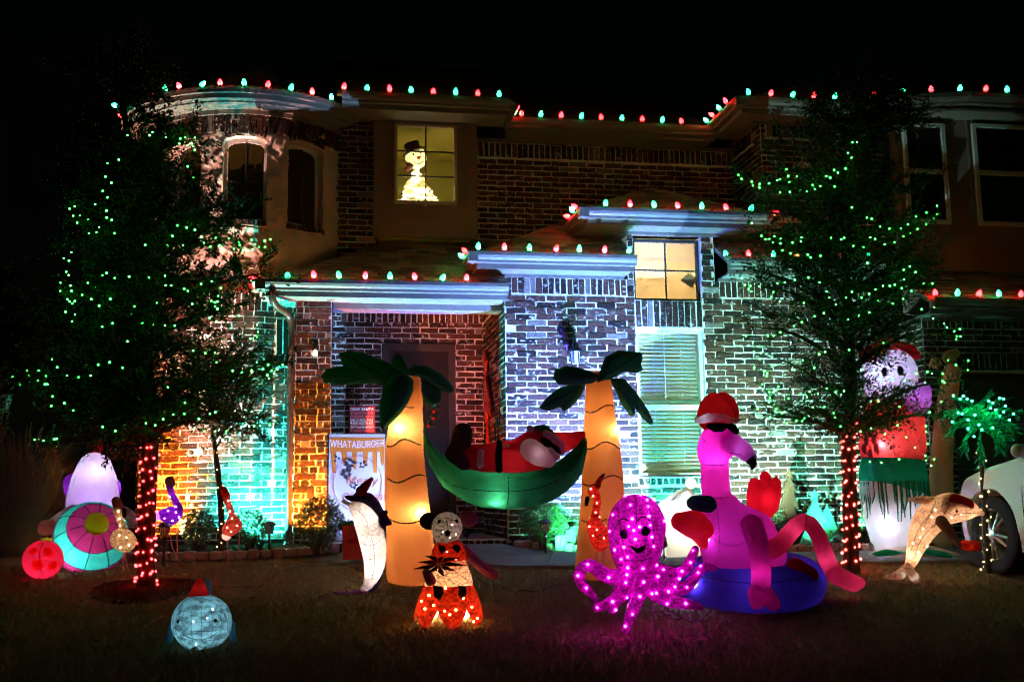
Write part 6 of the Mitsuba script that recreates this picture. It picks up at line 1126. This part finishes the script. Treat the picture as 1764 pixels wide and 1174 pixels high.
cab = [(10.0, ZG+1.17), (9.15, ZG+1.68), (8.6, ZG+1.74), (7.4, ZG+1.70), (6.8, ZG+1.2)]
def cabin(x0, x1, shrink, mat, name):
    m = m3.CrossSection([cab[::-1] if False else cab]).extrude(x1-x0, 8).to_mesh(); v = np.array(m.vert_properties[:, :3], float); k = np.clip((v[:, 1]-(ZG+1.17))/.57, 0, 1); xm = (x1-x0)/2; X = xm+(v[:, 2]-xm)*(1-shrink*k); q = trimesh.Trimesh(np.column_stack([x0+X, v[:, 0], v[:, 1]]), m.tri_verts, process=False); q.fix_normals(); add(car, name, q, mat, 30)
cabin(XC+.08, XC+1.76, .16, 'glass_black', 'glazing'); add(car, 'roof', bx(XC+.24, XC+1.60, 7.45, 9.1, ZG+1.70, ZG+1.765), 'car_paint'); 
for s_ in (0, 1): 
    xa, xb = (XC+.085, XC+.235) if s_ == 0 else (XC+1.755, XC+1.605); add(car, 'windscreen_pillar', tube([(xa, 10.02, ZG+1.17), (xb, 9.12, ZG+1.70)], .045, 8), 'car_paint', 40); add(car, 'door_pillar', tube([(xa-.0, 8.6, ZG+1.2), (xb, 8.55, ZG+1.72)], .04, 8), 'black_mat', 40)
for s_, xq in ((0, XC+.02), (1, XC+1.82)):
    for yw in (YC, YC-2.75):
        sg = -1 if s_ == 0 else 1; xo = xq+sg*.0
        ty = lathe([(.26, -.11), (.36, -.115), (.395, -.09), (.40, 0), (.395, .09), (.36, .115), (.26, .11)], (xo-sg*.11, yw, ZC_), 44, [1, 0, 0]); w = add(car, 'wheel', ty, 'tyre_mat', 40)
        rm = [lathe([(.255, -.1), (.27, -.1), (.27, .1), (.255, .1)], (xo-sg*.11, yw, ZC_), 40, [1, 0, 0]), lathe([(.0005, -.02), (.06, -.02), (.05, .03), (.0005, .035)], (xo-sg*.02, yw, ZC_), 20, [sg, 0, 0])]
        for k in range(10):
            a = 2*PI*k/10+(.12 if k % 2 else -.12); rm.append(tube([(xo-sg*.01, yw+.05*math.cos(a), ZC_+.05*math.sin(a)), (xo-sg*.03, yw+.26*math.cos(a), ZC_+.26*math.sin(a))], [.022, .016], 6))
        add(w, 'rim', cat(*rm), 'rim_mat', 40); add(w, 'hub_back', lathe([(.0005, -.01), (.25, -.01), (.25, .01), (.0005, .01)], (xo-sg*.12, yw, ZC_), 24, [1, 0, 0]), 'black_mat')
add(car, 'headlight', blob([[(XC+.16, 11.02, ZG+.80, .07), (XC+.30, 11.22, ZG+.78, .06)]], .03, 4), 'lamp_clear', True); add(car, 'marker', blob([[(XC+.04, 10.86, ZG+.88, .028), (XC+.05, 10.98, ZG+.84, .025)]], .015, 2), 'amber_mat', True)
mi_ = add(car, 'mirror', blob([[(XC-.06, 9.75, ZG+1.22, .065), (XC-.16, 9.72, ZG+1.22, .07)]], .02, 4), 'car_paint', True); add(mi_, 'arm', tube([(XC+.06, 9.8, ZG+1.16), (XC-.05, 9.75, ZG+1.19)], .03, 8), 'black_mat')
add(car, 'door_seam', cat(tube([(XC-.001, 9.93, ZG+.35), (XC+.0, 9.95, ZG+.8), (XC+.055, 9.96, ZG+1.16)], .005, 5)), 'black_mat')
